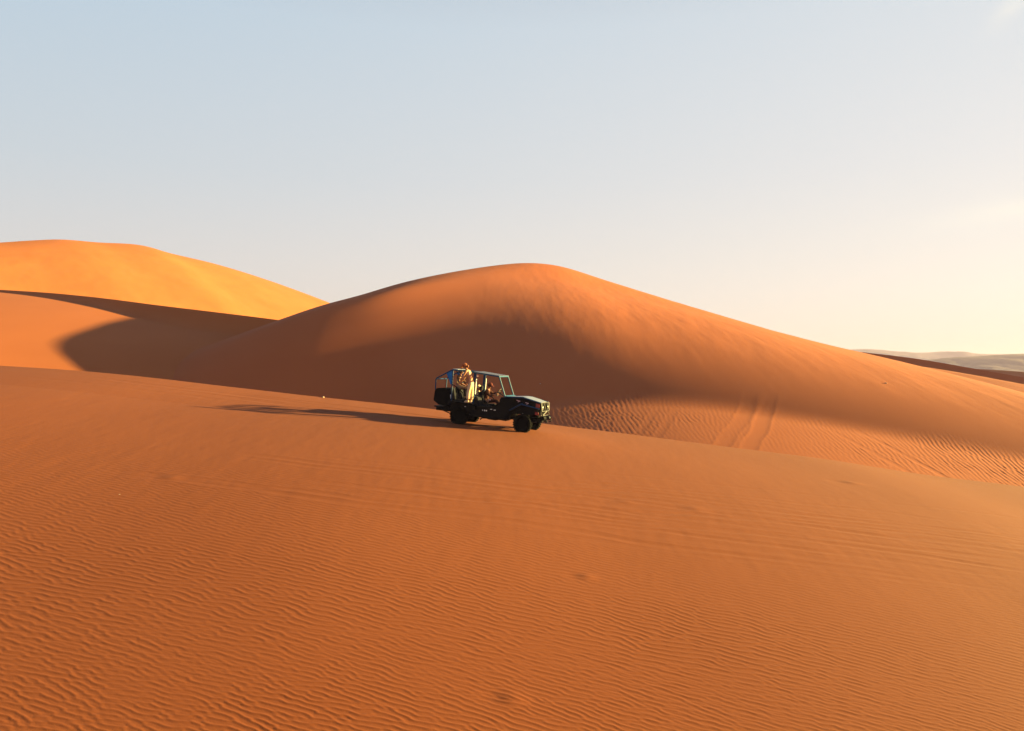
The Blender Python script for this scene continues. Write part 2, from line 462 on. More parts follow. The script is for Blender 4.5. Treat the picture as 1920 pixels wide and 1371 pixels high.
    Z += 0.0 * sample(pn, 120.0, X, Y) * sstep(0.02, 0.2, sv)[:, None] * (1 - sstep(0.6, 0.8, sv))[:, None]
    PP = np.concatenate([np.stack([Xb, Yb, Zb], -1), np.stack([X, Y, Z], -1)], 0)
    o = grid_object('central_dune', PP[::-1], SAND)
    tag(o, kind='structure')
build_central()

def skewed_dune(name, R, us, h, length, fall, kn, back_slope, rows=160, noise=0.0, seed=1, backlen=60, front_fn=None, stn=(1.0, 1.0), wl=60.0, base=0.0, mat=None):
    """ridge R; the front falls along the horizontal direction h"""
    P0 = ridge_points(R, us)
    sv = np.linspace(0, 1, rows) ** 1.6
    if front_fn: q = front_fn(sv[:, None], us[None, :])
    else: q = np.repeat(profile(sv, kn)[:, None], len(us), 1)
    hx, hy = h
    ln = math.hypot(hx, hy); hx /= ln; hy /= ln
    length = length if np.ndim(length) else np.full(len(us), float(length))
    fall = fall if np.ndim(fall) else np.full(len(us), float(fall))
    X = P0[None, :, 0] + hx * length[None, :] * sv[:, None]
    Y = P0[None, :, 1] + hy * length[None, :] * sv[:, None]
    Z = P0[None, :, 2] - fall[None, :] * q
    if noise:
        pn = smooth_noise(seed, 512, 1.6, stn, 80)
        Z += noise * sample(pn, wl, X, Y) * sstep(0.0, 0.12, sv)[:, None]
    bv = np.linspace(backlen, 0, 14)[:-1]
    Xb = P0[None, :, 0] - hx * bv[:, None]
    Yb = P0[None, :, 1] - hy * bv[:, None]
    Zb = P0[None, :, 2] - back_slope * (bv - 2.0 * (1 - np.exp(-bv / 2.0)))[:, None]
    PP = np.concatenate([np.stack([Xb, Yb, Zb], -1), np.stack([X, Y, Z], -1)], 0)
    o = grid_object(name, PP[::-1], mat or SAND)
    tag(o, kind='structure')
    return o

# dune between the near crest and the far golden one; the central dune's shadow falls across it
def build_middle():
    R = [(-420, 528, 112), (-200, 534, 106), (0, 543.5, 100), (100, 550, 96.5), (190, 559, 93), (300, 573, 89), (400, 585, 86), (520, 600, 84), (640, 618, 84), (800, 645, 86)]
    us = np.linspace(-420, 800, 340)
    P0 = ridge_points(R, us, 60, 8)
    X0, Y0, Z0 = P0[:, 0], P0[:, 1], P0[:, 2]
    Yf = MID_Y + MID_A * (X0 + 42)
    Yf = np.minimum(Yf, Y0 - 8.0)
    zf = np.maximum(-5.1 + MID_Z * (X0 + 42), Z0 - 0.60 * (Y0 - Yf))
    Yf = gsmooth(us, Yf, 60); zf = gsmooth(us, zf, 60)
    sv = np.concatenate([np.linspace(0, 0.12, 50)[:-1], np.linspace(0.12, 1, 130)])
    q = profile(sv, [(0, 0.4), (0.08, 0.55), (0.3, 0.80), (0.6, 1.15), (1, 1.3)])
    X = np.repeat(X0[None, :], len(sv), 0)
    Y = Y0[None, :] - (Y0 - Yf)[None, :] * sv[:, None]
    lip = np.interp(us, [-420, -60, 60, 190, 300, 420, 800], [0.05, 0.15, 0.45, 1.0, 1.6, 1.8, 1.8])     # low slip face under the crest
    lip = gsmooth(us, lip, 40)
    dd = (Y0[None, :] - Y) * 0.60 / lip[None, :]
    fl = np.minimum(dd, 1.35) - 0.0
    fl = np.where(dd < 1.35, dd - dd ** 2 / 2.7, 0.675) / 0.675
    Z = Z0[None, :] - lip[None, :] * fl - (Z0 - lip - zf)[None, :] * q[:, None]
    bv = np.linspace(50, 0, 14)[:-1]
    Xb = np.repeat(X0[None, :], len(bv), 0); Yb = Y0[None, :] + bv[:, None]
    Zb = Z0[None, :] - 0.3 * (bv - 1.5 * (1 - np.exp(-bv / 1.5)))[:, None]
    o = grid_object('middle_dune', np.concatenate([np.stack([Xb, Yb, Zb], -1), np.stack([X, Y, Z], -1)], 0)[::-1], MIDSAND)
    tag(o, kind='structure')
MID_A, MID_Y, MID_Z = 0.70, 49.5, 0.0
build_middle()

# far golden dune on the left
R = [(-500, 520, 120), (-250, 476, 145), (-100, 462, 160), (0, 455, 170), (60, 451, 176), (110, 449, 181), (180, 454.5, 189), (280, 463, 201), (315, 474, 206), (345, 481, 210), (400, 494, 218), (480, 518, 230), (560, 546, 241), (620, 569, 250), (760, 622, 262), (900, 672, 270)]
us = np.linspace(-500, 900, 360)
skewed_dune('golden_dune', R, us, (0.80, -0.60), 110, 56, [(0, 0.55), (0.1, 0.9), (0.3, 1.1), (0.7, 1.1), (1, 0.9)], 0.35, rows=140, noise=0.06, seed=4, backlen=110, mat=GOLD)

# low dunes on the right, steep side in shade
R = [(1380, 640, 150), (1500, 648, 146), (1593, 658, 142), (1713, 672, 136), (1830, 692, 130), (1920, 708, 126), (2100, 742, 120), (2400, 800, 112)]
us = np.linspace(1380, 2400, 240)
skewed_dune('right_dune', R, us, (-0.35, -0.94), 52, 7.8, [(0, 2.2), (0.011, 2.2), (0.019, 1.4), (0.032, 0.42), (0.5, 0.34), (1, 0.40)], 0.16, rows=200, noise=0.05, seed=5, backlen=80)
R = [(1640, 688, 250), (1740, 690, 246), (1833, 692, 240), (1920, 697.5, 236), (2100, 712, 230), (2400, 742, 220)]
us = np.linspace(1640, 2400, 120)
skewed_dune('low_dune', R, us, (-0.3, -0.95), 36, 10, [(0, 2.2), (0.2, 2.0), (0.4, 0.8), (1, 0.5)], 0.12, rows=80, noise=0.05, seed=6, backlen=90)

# ------------------------------------------------------------------ desert floor and far hills
def build_floor():
    n = 181
    g = np.sinh(np.linspace(-4.6, 4.6, n)) / math.sinh(4.6) * 4000
    X, Y = np.meshgrid(g, g)
    pn = smooth_noise(51, 256, 1.9, (1, 1), 40)
    rr = np.hypot(X, Y)
    Z = -14.0 + 1.2 * sample(pn, 900.0, X, Y) * sstep(150, 500, rr)
    o = grid_object('desert_floor', np.stack([X, Y, Z], -1), SAND)
    tag(o, kind='structure')
build_floor()

def far_hill(name, sky_px, dist, depth, mat, seed, rel):
    us = np.linspace(sky_px[0][0], sky_px[-1][0], 260)
    R = [(a, b, dist) for a, b in sky_px]
    P0 = ridge_points(R, us)
    pn = smooth_noise(seed, 512, 1.5, (1, 1), 140)
    sv = np.linspace(-1, 1, 70)
    X = np.repeat(P0[None, :, 0], 70, 0)
    Y = P0[None, :, 1] + sv[:, None] * depth
    top = P0[None, :, 2] + 16.0
    Z = -16.0 + top * (1 - np.abs(sv)[:, None] ** 1.3)
    Z += rel * sample(pn, dist * 0.35, X, Y) * (1 - np.abs(sv)[:, None]) * np.abs(sv)[:, None] * 3
    o = grid_object(name, np.stack([X, Y, Z], -1), mat)
    tag(o, kind='structure')
ROCK = sand_material('grey_brown_rock', (0.055, 0.033, 0.048))
far_hill('rocky_hill', [(1560, 692), (1640, 688), (1700, 680), (1740, 675), (1790, 670.5), (1840, 668), (1880, 665), (1920, 664), (2000, 662), (2150, 659), (2400, 668), (2700, 690)], 1300, 220, ROCK, 61, 4)
far_hill('distant_hill', [(1380, 672), (1480, 664), (1580, 656), (1620, 654), (1680, 659), (1730, 661.5), (1775, 658.5), (1800, 661), (1850, 664), (1920, 663), (2100, 655), (2400, 676), (2600, 690)], 2700, 400, ROCK, 62, 8)

# ------------------------------------------------------------------ dusty air
hm_ = bpy.data.materials.new('dusty_air'); hm_.use_nodes = True
hn = hm_.node_tree
for n in list(hn.nodes):
    if n.type == 'BSDF_PRINCIPLED': hn.nodes.remove(n)
pv = hn.nodes.new('ShaderNodeVolumePrincipled')
pv.inputs['Color'].default_value = (0.39, 0.335, 0.55, 1)
pv.inputs['Density'].default_value = 0.00023
pv.inputs['Anisotropy'].default_value = 0.25
ho = [n for n in hn.nodes if n.type == 'OUTPUT_MATERIAL'][0]
hn.links.new(pv.outputs['Volume'], ho.inputs['Volume'])
hb = bmesh.new(); bmesh.ops.create_cube(hb, size=1.0)
hme = bpy.data.meshes.new('haze'); hb.to_mesh(hme); hb.free()
hme.materials.append(hm_)
hz = bpy.data.objects.new('haze', hme); COL.objects.link(hz)
hz.scale = (8400, 8400, 95); hz.location = (0, 0, 70 - 47.5)
tag(hz, kind='stuff')

# ------------------------------------------------------------------ paints and fabrics
def plain(name, col, rough=0.5, metal=0.0, spec=0.5, var=0.15, scale=9.0, bump=0.0, emit=None):
    m, n, b = mat_nodes(name)
    L = n.links.new
    tcn = n.nodes.new('ShaderNodeTexCoord')
    nz = n.nodes.new('ShaderNodeTexNoise'); nz.inputs['Scale'].default_value = scale; nz.inputs['Detail'].default_value = 5
    L(tcn.outputs['Object'], nz.inputs['Vector'])
    r = n.nodes.new('ShaderNodeValToRGB')
    r.color_ramp.elements[0].position = 0.3; r.color_ramp.elements[1].position = 0.7
    r.color_ramp.elements[0].color = (*[c * (1 - var) for c in col], 1)
    r.color_ramp.elements[1].color = (*[min(1, c * (1 + var)) for c in col], 1)
    L(nz.outputs[0], r.inputs[0]); L(r.outputs[0], b.inputs['Base Color'])
    b.inputs['Roughness'].default_value = rough
    b.inputs['Metallic'].default_value = metal
    b.inputs['Specular IOR Level'].default_value = spec
    if bump:
        bp = n.nodes.new('ShaderNodeBump'); bp.inputs['Strength'].default_value = bump; bp.inputs['Distance'].default_value = 0.01
        L(nz.outputs[0], bp.inputs['Height']); L(bp.outputs[0], b.inputs['Normal'])
    return m

M = {
 'black': plain('black_paint', (0.0025, 0.0025, 0.003), 0.6, spec=0.10, var=0.4),
 'canvas': plain('black_canvas', (0.0025, 0.0025, 0.003), 0.9, spec=0.05, var=0.3, scale=14, bump=0.4),
 'rubber': plain('black_rubber', (0.0025, 0.0025, 0.0025), 0.9, spec=0.06, var=0.3),
 'steel': plain('dark_steel', (0.02, 0.02, 0.02), 0.6, metal=0.3, var=0.3),
 'rim': plain('dark_rim', (0.014, 0.014, 0.015), 0.5, metal=0.3),
 'blue': plain('blue_paint', (0.006, 0.032, 0.090), 0.5, spec=0.15, var=0.15),
 'paleblue': plain('pale_blue_paint', (0.024, 0.085, 0.150), 0.5, spec=0.15, var=0.15),  # lighter blue for screen posts, cowl and roof rails
 'cloth_blue': plain('blue_tarpaulin', (0.012, 0.13, 0.38), 0.7, spec=0.2, var=0.2),
 'roof': plain('sky_sheen_metal', (0.30, 0.33, 0.34), 0.30, metal=0.55, var=0.12),  # light grey paints in the sky reflected on bonnet and roof
 'seat': plain('dark_grey_seat_fabric', (0.014, 0.014, 0.017), 0.9, spec=0.1, var=0.25, scale=25),
 'bright': plain('worn_bright_metal', (0.05, 0.047, 0.042), 0.45, metal=0.2, var=0.15),
 'white': plain('off_white_paint', (0.75, 0.74, 0.70), 0.5, var=0.06),
 'pink': plain('dull_pink', (0.50, 0.30, 0.30), 0.6, var=0.2),
 'lens': plain('clear_lens', (0.09, 0.088, 0.08), 0.25, var=0.04),
 'red': plain('red_reflector', (0.22, 0.02, 0.02), 0.25, var=0.2),
 'skin': plain('tanned_skin', (0.40, 0.17, 0.085), 0.6, spec=0.3, var=0.08),
 'skin_dark': plain('brown_skin', (0.28, 0.12, 0.075), 0.6, spec=0.3, var=0.08),
 'cream': plain('cream_cotton', (0.50, 0.36, 0.23), 0.9, spec=0.1, var=0.10, scale=18, bump=0.5),
 'cream_top': plain('cream_knit', (0.52, 0.36, 0.23), 0.9, spec=0.1, var=0.08, scale=30, bump=0.4),
 'tan': plain('tan_cotton', (0.15, 0.075, 0.042), 0.9, spec=0.1, var=0.12, scale=18, bump=0.4),
 'khaki': plain('khaki_cotton', (0.26, 0.16, 0.09), 0.9, spec=0.1, var=0.12, scale=18, bump=0.4),
 'straw': plain('straw_weave', (0.66, 0.50, 0.28), 0.9, spec=0.1, var=0.15, scale=40, bump=0.4),
 'maroon': plain('maroon_cotton', (0.10, 0.025, 0.02), 0.9, spec=0.1, var=0.15, scale=20),
 'brown': plain('dark_brown_cotton', (0.055, 0.02, 0.015), 0.9, spec=0.1, var=0.2, scale=20, bump=0.4),
 'dark': plain('black_cotton', (0.018, 0.014, 0.014), 0.9, spec=0.1, var=0.2, scale=20, bump=0.3),
 'hair': plain('auburn_hair', (0.20, 0.06, 0.02), 0.6, spec=0.3, var=0.35, scale=60, bump=0.5),
 'hair_dark': plain('dark_hair', (0.025, 0.016, 0.012), 0.6, spec=0.3, var=0.3, scale=60, bump=0.5),
 'rust': plain('rust_cap', (0.28, 0.08, 0.03), 0.8, spec=0.2, var=0.2, scale=30),
 'eye': plain('dark_eye', (0.02, 0.015, 0.012), 0.2, var=0.05),
 'lip': plain('lips', (0.35, 0.11, 0.08), 0.5, var=0.05),
 'pebble': plain('pale_pebble', (0.34, 0.24, 0.18), 0.85, spec=0.2, var=0.25, scale=20, bump=0.6),
}

class MB:
    """collects shapes; build() links them as one mesh object"""
    def __init__(self): self.v = []; self.f = []
    def add(self, vs, fs):
        o = len(self.v); self.v += [tuple(p) for p in vs]; self.f += [[i + o for i in q] for q in fs]; return self
    def box(self, c, s, ax=None):
        c = Vector(c); hx, hy, hz = s[0] / 2, s[1] / 2, s[2] / 2
        R = ax if ax else Matrix.Identity(3)
        vs = [c + R @ Vector((x * hx, y * hy, z * hz)) for x in (-1, 1) for y in (-1, 1) for z in (-1, 1)]
        return self.add(vs, [(0, 1, 3, 2), (4, 6, 7, 5), (0, 4, 5, 1), (2, 3, 7, 6), (0, 2, 6, 4), (1, 5, 7, 3)])
    def prism(self, xz, y0, y1):
        """outline in the x-z plane, given thickness in y"""
        n = len(xz)
        vs = [(x, y0, z) for x, z in xz] + [(x, y1, z) for x, z in xz]
        fs = [list(range(n)), list(range(2 * n - 1, n - 1, -1))] + [(i, i + n, (i + 1) % n + n, (i + 1) % n) for i in range(n)]
        return self.add(vs, fs)
    def tube(self, pts, r, seg=8):
        P = [Vector(p) for p in pts]; n = len(P)
        rr = r if isinstance(r, (list, tuple)) else [r] * n
        vs = []; prev = None
        for i, p in enumerate(P):
            t = (P[min(i + 1, n - 1)] - P[max(i - 1, 0)]).normalized()
            if prev is None:
                u = t.cross(Vector((0, 0, 1)))
                if u.length < 0.1: u = t.cross(Vector((0, 1, 0)))
            else: u = prev - t * prev.dot(t)
            u.normalize(); prev = u; w = t.cross(u)
            k = 1.0
            if 0 < i < n - 1:
                a = (P[i] - P[i-1]).normalized().dot((P[i+1] - P[i]).normalized())
                k = 1 / max(0.6, math.sqrt((1 + a) / 2))
            for s in range(seg):
                a = 2 * math.pi * s / seg
                vs.append(p + (u * math.cos(a) + w * math.sin(a)) * rr[i] * (k if i not in (0, n-1) else 1))
        fs = [(i * seg + s, i * seg + (s + 1) % seg, (i + 1) * seg + (s + 1) % seg, (i + 1) * seg + s) for i in range(n - 1) for s in range(seg)]
        fs += [list(range(seg - 1, -1, -1)), list(range((n - 1) * seg, n * seg))]
        return self.add(vs, fs)
    def lathe(self, prof, c, axis='y', seg=28):
        """prof: (offset along the axis, radius)"""
        c = Vector(c); vs = []
        for a, r in prof:
            for s in range(seg):
                t = 2 * math.pi * s / seg
                p = {'y': (r * math.cos(t), a, r * math.sin(t)), 'x': (a, r * math.cos(t), r * math.sin(t)), 'z': (r * math.cos(t), r * math.sin(t), a)}[axis]
                vs.append(c + Vector(p))
        n = len(prof)
        fs = [(i * seg + s, i * seg + (s + 1) % seg, (i + 1) * seg + (s + 1) % seg, (i + 1) * seg + s) for i in range(n - 1) for s in range(seg)]
        fs += [list(range(seg - 1, -1, -1)), list(range((n - 1) * seg, n * seg))]
        return self.add(vs, fs)
    def ball(self, c, r, seg=12, rings=8):
        c = Vector(c); r = r if isinstance(r, (tuple, list)) else (r, r, r)
        vs = [c + Vector((0, 0, r[2]))]
        for i in range(1, rings):
            a = math.pi * i / rings
            for s in range(seg):
                t = 2 * math.pi * s / seg
                vs.append(c + Vector((r[0] * math.sin(a) * math.cos(t), r[1] * math.sin(a) * math.sin(t), r[2] * math.cos(a))))
        vs.append(c - Vector((0, 0, r[2])))
        fs = [(0, 1 + s, 1 + (s + 1) % seg) for s in range(seg)]
        for i in range(rings - 2):
            fs += [(1 + i * seg + s, 1 + (i + 1) * seg + s, 1 + (i + 1) * seg + (s + 1) % seg, 1 + i * seg + (s + 1) % seg) for s in range(seg)]
        l = len(vs) - 1; b = 1 + (rings - 2) * seg
        fs += [(b + s, l, b + (s + 1) % seg) for s in range(seg)]
        return self.add(vs, fs)
    def build(self, name, mat, parent=None, bevel=0.0, smooth=False):
        me = bpy.data.meshes.new(name); me.from_pydata(self.v, [], self.f)
        bm = bmesh.new(); bm.from_mesh(me); bmesh.ops.recalc_face_normals(bm, faces=bm.faces); bm.to_mesh(me); bm.free()
        me.materials.append(mat)
        if smooth:
            for p in me.polygons: p.use_smooth = True
        me.update()
        o = bpy.data.objects.new(name, me); COL.objects.link(o)
        if parent: o.parent = parent
        if bevel:
            m = o.modifiers.new('bevel', 'BEVEL'); m.width = bevel; m.segments = 2; m.limit_method = 'ANGLE'
        return o

def empty(name, mw):
    o = bpy.data.objects.new(name, None); COL.objects.link(o); o.matrix_world = mw; o.empty_display_size = 0.2
    return o

# ------------------------------------------------------------------ where the buggy stands
def gz(x, y):
    return float(near_base(np.array([x]), np.array([y]))[0])
AL, WB, TR = math.radians(17.5), 2.80, 1.5
rx0, ry0 = near_hit(859, 796.6)
sa, ca = math.sin(AL), math.cos(AL)
W4 = []
for w in (0, WB):
    for t in (0, TR):
        x, y = rx0 + w * ca + t * sa, ry0 - w * sa + t * ca
        W4.append(Vector((x, y, gz(x, y))))
ORG = (W4[0] + W4[1]) / 2
fw = ((W4[2] + W4[3]) / 2 - ORG).normalized()
lf = ((W4[1] + W4[3]) - (W4[0] + W4[2])).normalized()
lf = (lf - fw * lf.dot(fw)).normalized()
up = fw.cross(lf)
CARM = Matrix(((fw.x, lf.x, up.x, ORG.x), (fw.y, lf.y, up.y, ORG.y), (fw.z, lf.z, up.z, ORG.z - 0.012), (0, 0, 0, 1)))

# ------------------------------------------------------------------ buggy: x forward, y to its left (far side), z up
def build_buggy():
    R = empty('dune_buggy', CARM)
    tag(R, 'open black and blue dune buggy with roll cage, carrying people downhill', 'buggy')
    # wheels
    def wheel(x, y, steer=0.0):
        s = 1 if y > 0 else -1
        hub = MB().lathe([(-0.06, 0.05), (-0.06, 0.09), (0.05, 0.09), (0.09, 0.05)], (0, 0, 0)).build('wheel', M['steel'], R)
        hub.location = (x, y, 0.385)
        hub.rotation_euler = (0, 0, steer + (math.pi if s < 0 else 0))
        t = MB()
        t.lathe([(-0.10, 0.21), (-0.125, 0.24), (-0.135, 0.30), (-0.125, 0.355), (-0.09, 0.372), (0.09, 0.372), (0.125, 0.355), (0.135, 0.30), (0.125, 0.24), (0.10, 0.21)], (0, 0, 0), seg=36)
        for k in range(24):
            a = 2 * math.pi * k / 24
            for side in (-1, 1):
                a2 = a + side * math.pi / 48
                rot = Matrix.Rotation(-a2, 3, 'Y')
                c = rot @ Vector((0.376, side * 0.066, 0))
                t.box(c, (0.030, 0.112, 0.058), rot)
        t.build('tyre', M['rubber'], hub)
        r = MB()
        r.lathe([(-0.08, 0.205), (-0.085, 0.215), (0.085, 0.215), (0.09, 0.205), (0.05, 0.185), (0.03, 0.10), (0.06, 0.07), (0.06, 0.03)], (0, 0, 0), seg=28)
        for k in range(6):
            a = 2 * math.pi * k / 6
            r.lathe([(0.02, 0.012), (0.055, 0.012), (0.06, 0.006)], (0.075 * math.cos(a), 0, 0.075 * math.sin(a)), seg=6)
        r.build('rim', M['rim'], hub)
        return hub
    for x, st in ((0, 0), (WB, -0.05)):
        for y in (-0.72, 0.72): wheel(x, y, st)
    # running gear
    for x in (0, WB):
        a = MB().tube([(x, -0.62, 0.385), (x, 0.62, 0.385)], 0.045)
        a.ball((x, 0.08, 0.385), (0.14, 0.15, 0.14))
        a.build('axle', M['steel'], R)
        for y in (-0.45, 0.45):
            MB().tube([(x - 0.50, y, 0.50), (x - 0.2, y, 0.41), (x, y, 0.40), (x + 0.2, y, 0.41), (x + 0.50, y, 0.50)], 0.028, 6).build('leaf_spring', M['steel'], R)
            MB().tube([(x - 0.06, y * 1.15, 0.42), (x - 0.16, y * 1.05, 0.86)], [0.035, 0.022]).build('shock_absorber', M['steel'], R)
    ch = MB()
    for y in (-0.36, 0.36): ch.box((1.15, y, 0.545), (4.75, 0.075, 0.12))
    for x in (-1.1, -0.45, 0.6, 1.5, 2.3, 3.4): ch.box((x, 0, 0.545), (0.07, 0.645, 0.09))
    ch.build('chassis', M['black'], R, 0.008)
    g = MB().prism([(0.95, 0.42), (1.1, 0.34), (1.45, 0.33), (1.6, 0.37), (1.9, 0.36), (2.05, 0.43), (2.05, 0.50), (0.95, 0.50)], -0.22, 0.22)
    g.build('skid_plate', M['black'], R, 0.01)
    MB().tube([(2.1, -0.30, 0.47), (1.2, -0.46, 0.42), (0.95, -0.50, 0.41), (0.92, -0.62, 0.345)], 0.03).build('exhaust_pipe', M['steel'], R)
    MB().tube([(0.0, 0.08, 0.40), (1.2, 0.05, 0.47)], 0.035).build('drive_shaft', M['steel'], R)
    st = MB()
    st.box((0.95, -0.60, 0.455), (1.75, 0.10, 0.055)); st.box((0.95, 0.60, 0.455), (1.75, 0.10, 0.055))
    st.build('side_step', M['black'], R, 0.01)
    # tub
    t = MB().prism([(-0.46, 0.60), (0.30, 0.60), (0.42, 0.49), (2.16, 0.49), (2.16, 0.80), (-0.46, 0.86)], -0.60, 0.60)
    t.build('floor_tub', M['black'], R, 0.012)
    for s in (-1, 1):
        y0, y1 = (0.603, 0.640) if s > 0 else (-0.640, -0.603)
        MB().prism([(-0.47, 0.66), (0.34, 0.66), (0.46, 0.47), (2.02, 0.47), (2.16, 0.62), (2.22, 0.92), (2.30, 1.40), (1.92, 1.385), (1.66, 1.10), (1.30, 0.90),
                    (0.62, 0.88), (0.42, 0.98), (-0.47, 0.98)], y0, y1).build('side_panel', M['black'], R, 0.008)
    MB().prism([(1.80, 0.80), (1.93, 0.80), (1.93, 1.385), (1.72, 1.36), (1.66, 1.22)], -0.60, 0.60).build('dashboard', M['black'], R, 0.02)
    # engine bay and bonnet
    MB().prism([(1.95, 0.72), (3.36, 0.78), (3.42, 0.86), (3.42, 1.285), (2.72, 1.44), (1.95, 1.375)], -0.55, 0.55).build('engine_bay', M['black'], R, 0.02)
    h = MB()
    rows = []
    for x, z in ((2.02, 1.388), (2.40, 1.435), (2.66, 1.462), (2.80, 1.455), (3.10, 1.395), (3.45, 1.305)):
        rows.append([(x, y, z + 0.035 * (1 - (y / 0.57) ** 2)) for y in np.linspace(-0.585, 0.585, 9)])
    vs = [p for r in rows for p in r] + [(p[0], p[1], p[2] - 0.022) for r in rows for p in r]
    n = 9; m_ = len(rows); fs = []
    for i in range(m_ - 1):
        for j in range(n - 1):
            a = i * n + j; fs.append((a, a + 1, a + n + 1, a + n)); a += m_ * n; fs.append((a, a + n, a + n + 1, a + 1))
    for i in range(m_ - 1):
        for j in (0, n - 1):
            a = i * n + j; fs.append((a, a + n, a + n + m_ * n, a + m_ * n))
    for j in range(n - 1):
        for i in (0, m_ - 1):
            a = i * n + j; fs.append((a, a + 1, a + 1 + m_ * n, a + m_ * n))
    hood = h.add(vs, fs).build('bonnet', M['roof'], R, smooth=False)
    for s in (-1, 1):
        MB().tube([(1.93, s * 0.605, 1.395), (2.68, s * 0.605, 1.455), (3.46, s * 0.605, 1.305)], 0.026).build('bonnet_rail', M['blue'], R)
    gr = MB(); gr.box((3.445, 0, 1.06), (0.04, 1.06, 0.44)); gr.build('grille', M['black'], R, 0.01)
    for k in range(7):
        MB().box((3.472, (k - 3) * 0.075, 1.06), (0.02, 0.035, 0.36)).build('grille_bar', M['black'], R)
    for s in (-1, 1):
        hl = MB().lathe([(-0.03, 0.115), (0.03, 0.115), (0.035, 0.105)], (3.475, s * 0.41, 1.10), 'x', 20).build('headlight', M['black'], R)
        MB().lathe([(0.0, 0.100), (0.018, 0.085), (0.028, 0.045), (0.031, 0.01)], (3.508, s * 0.41, 1.10), 'x', 20).build('lens', M['lens'], hl, smooth=True)
        for z0, z1 in ((1.10, 1.27), (0.80, 0.93)):
            MB().prism([(3.24, z0), (3.40, z0), (3.40, z1 - 0.02), (3.24, z1)], s * 0.553, s * 0.572).build('side_reflector', M['red'], R, 0.004)
    # wings
    for s in (-1, 1):
        MB().tube([(2.16, s * 0.66, 0.86), (2.66, s * 0.74, 1.18), (3.44, s * 0.68, 1.06)], 0.027).build('wing_tube', M['blue'], R)
        MB().tube([(2.66, s * 0.74, 1.175), (2.66, s * 0.56, 1.20)], 0.02).build('wing_stay', M['blue'], R)
        w = MB()
        for (xa, za, xb, zb) in ((2.18, 0.85, 2.66, 1.165), (2.66, 1.165, 3.40, 1.05)):
            ya, yb = (0.555, 0.735)
            w.add([(xa, s * ya, za), (xb, s * ya, zb), (xb, s * yb, zb), (xa, s * yb, za), (xa, s * ya, za - 0.015), (xb, s * ya, zb - 0.015), (xb, s * yb, zb - 0.015), (xa, s * yb, za - 0.015)],
                  [(0, 1, 2, 3), (7, 6, 5, 4), (0, 4, 5, 1), (1, 5, 6, 2), (2, 6, 7, 3), (3, 7, 4, 0)])
        w.build('wing', M['black'], R)
        MB().prism([(2.14, 0.58), (2.30, 0.80), (2.66, 0.96), (3.36, 0.92), (3.36, 1.05), (2.68, 1.16), (2.18, 0.86)], s * 0.556, s * 0.60).build('wing_apron', M['black'], R)
    # front bars
    b = MB()
    for s in (-1, 1):
        b.tube([(3.48, s * 0.58, 1.31), (3.53, s * 0.58, 0.98), (3.50, s * 0.58, 0.79)], 0.017)
        b.tube([(3.56, s * 0.50, 0.81), (3.60, s * 0.08, 0.97)], 0.026)
        b.tube([(3.50, s * 0.30, 1.30), (3.585, s * 0.12, 0.98)], 0.018)
    b.tube([(3.48, -0.58, 1.31), (3.50, 0, 1.315), (3.48, 0.58, 1.31)], 0.017)
    b.tube([(3.53, -0.58, 0.97), (3.60, -0.2, 0.975), (3.60, 0.2, 0.975), (3.53, 0.58, 0.97)], 0.017)
    b.tube([(3.50, -0.58, 0.79), (3.57, -0.3, 0.79), (3.57, 0.3, 0.79), (3.50, 0.58, 0.79)], 0.017)
    b.build('bull_bar', M['bright'], R)
    MB().prism([(3.46, 0.58), (3.62, 0.60), (3.66, 0.68), (3.62, 0.76), (3.46, 0.76)], -0.52, 0.52).build('front_bumper', M['black'], R, 0.015)
    wn_ = MB().lathe([(-0.16, 0.075), (-0.155, 0.09), (-0.14, 0.06), (0.14, 0.06), (0.155, 0.09), (0.16, 0.075)], (3.68, 0.0, 0.70), 'y', 16)
    wn_.build('winch', M['steel'], R)
    for s in (-1, 1):
        MB().tube([(3.60, s * 0.34, 0.60), (3.70, s * 0.34, 0.60), (3.73, s * 0.34, 0.56), (3.69, s * 0.34, 0.51), (3.63, s * 0.34, 0.52)], 0.018, 6).build('tow_hook', M['steel'], R)
    # rear
    MB().prism([(-1.31, 0.90), (-1.07, 0.745), (-0.475, 0.70), (-0.475, 1.41), (-0.80, 1.43), (-1.25, 1.40), (-1.29, 1.30)], -0.585, 0.585).build('cargo_box', M['canvas'], R, 0.03)
    cl = MB().prism([(-1.24, 1.405), (-0.9, 1.435), (-0.5, 1.425), (-0.5, 1.455), (-0.92, 1.475), (-1.22, 1.435)], -0.55, 0.55); cl.build('cargo_cover', M['canvas'], R, 0.01)
    MB().box((-0.85, 0, 0.635), (0.82, 1.12, 0.055), Matrix.Rotation(math.radians(3), 3, 'Y')).build('rear_step', M['black'], R, 0.012)
    for s in (-1, 1):
        MB().tube([(-0.95, s * 0.48, 0.62), (-0.96, s * 0.48, 0.55), (-0.42, s * 0.52, 0.40)], 0.022, 6).build('step_strut', M['black'], R)
        MB().lathe([(-0.012, 0.05), (0.012, 0.05)], (-1.325, s * 0.45, 1.0), 'x', 14).build('tail_lamp', M['red'], R)
    # roll cage
    for s in (-1, 1):
        y = s * 0.60
        MB().tube([(-1.25, y, 1.36), (-1.265, y, 1.80), (-1.22, y, 1.87), (-0.60, y, 2.255), (-0.52, y, 2.285)], 0.029).build('rear_hoop', M['blue'], R)
        MB().tube([(-0.47, y, 0.96), (-0.50, y, 1.6), (-0.52, y, 2.285)], 0.030).build('main_hoop_post', M['blue'], R)
        MB().tube([(-0.52, y, 2.29), (0.50, y, 2.265), (1.56, y, 2.205)], 0.030).build('roof_rail', M['paleblue'], R)
        MB().box((0.50, y, 1.60), (0.115, 0.05, 1.28)).build('centre_post', M['blue'], R, 0.01)
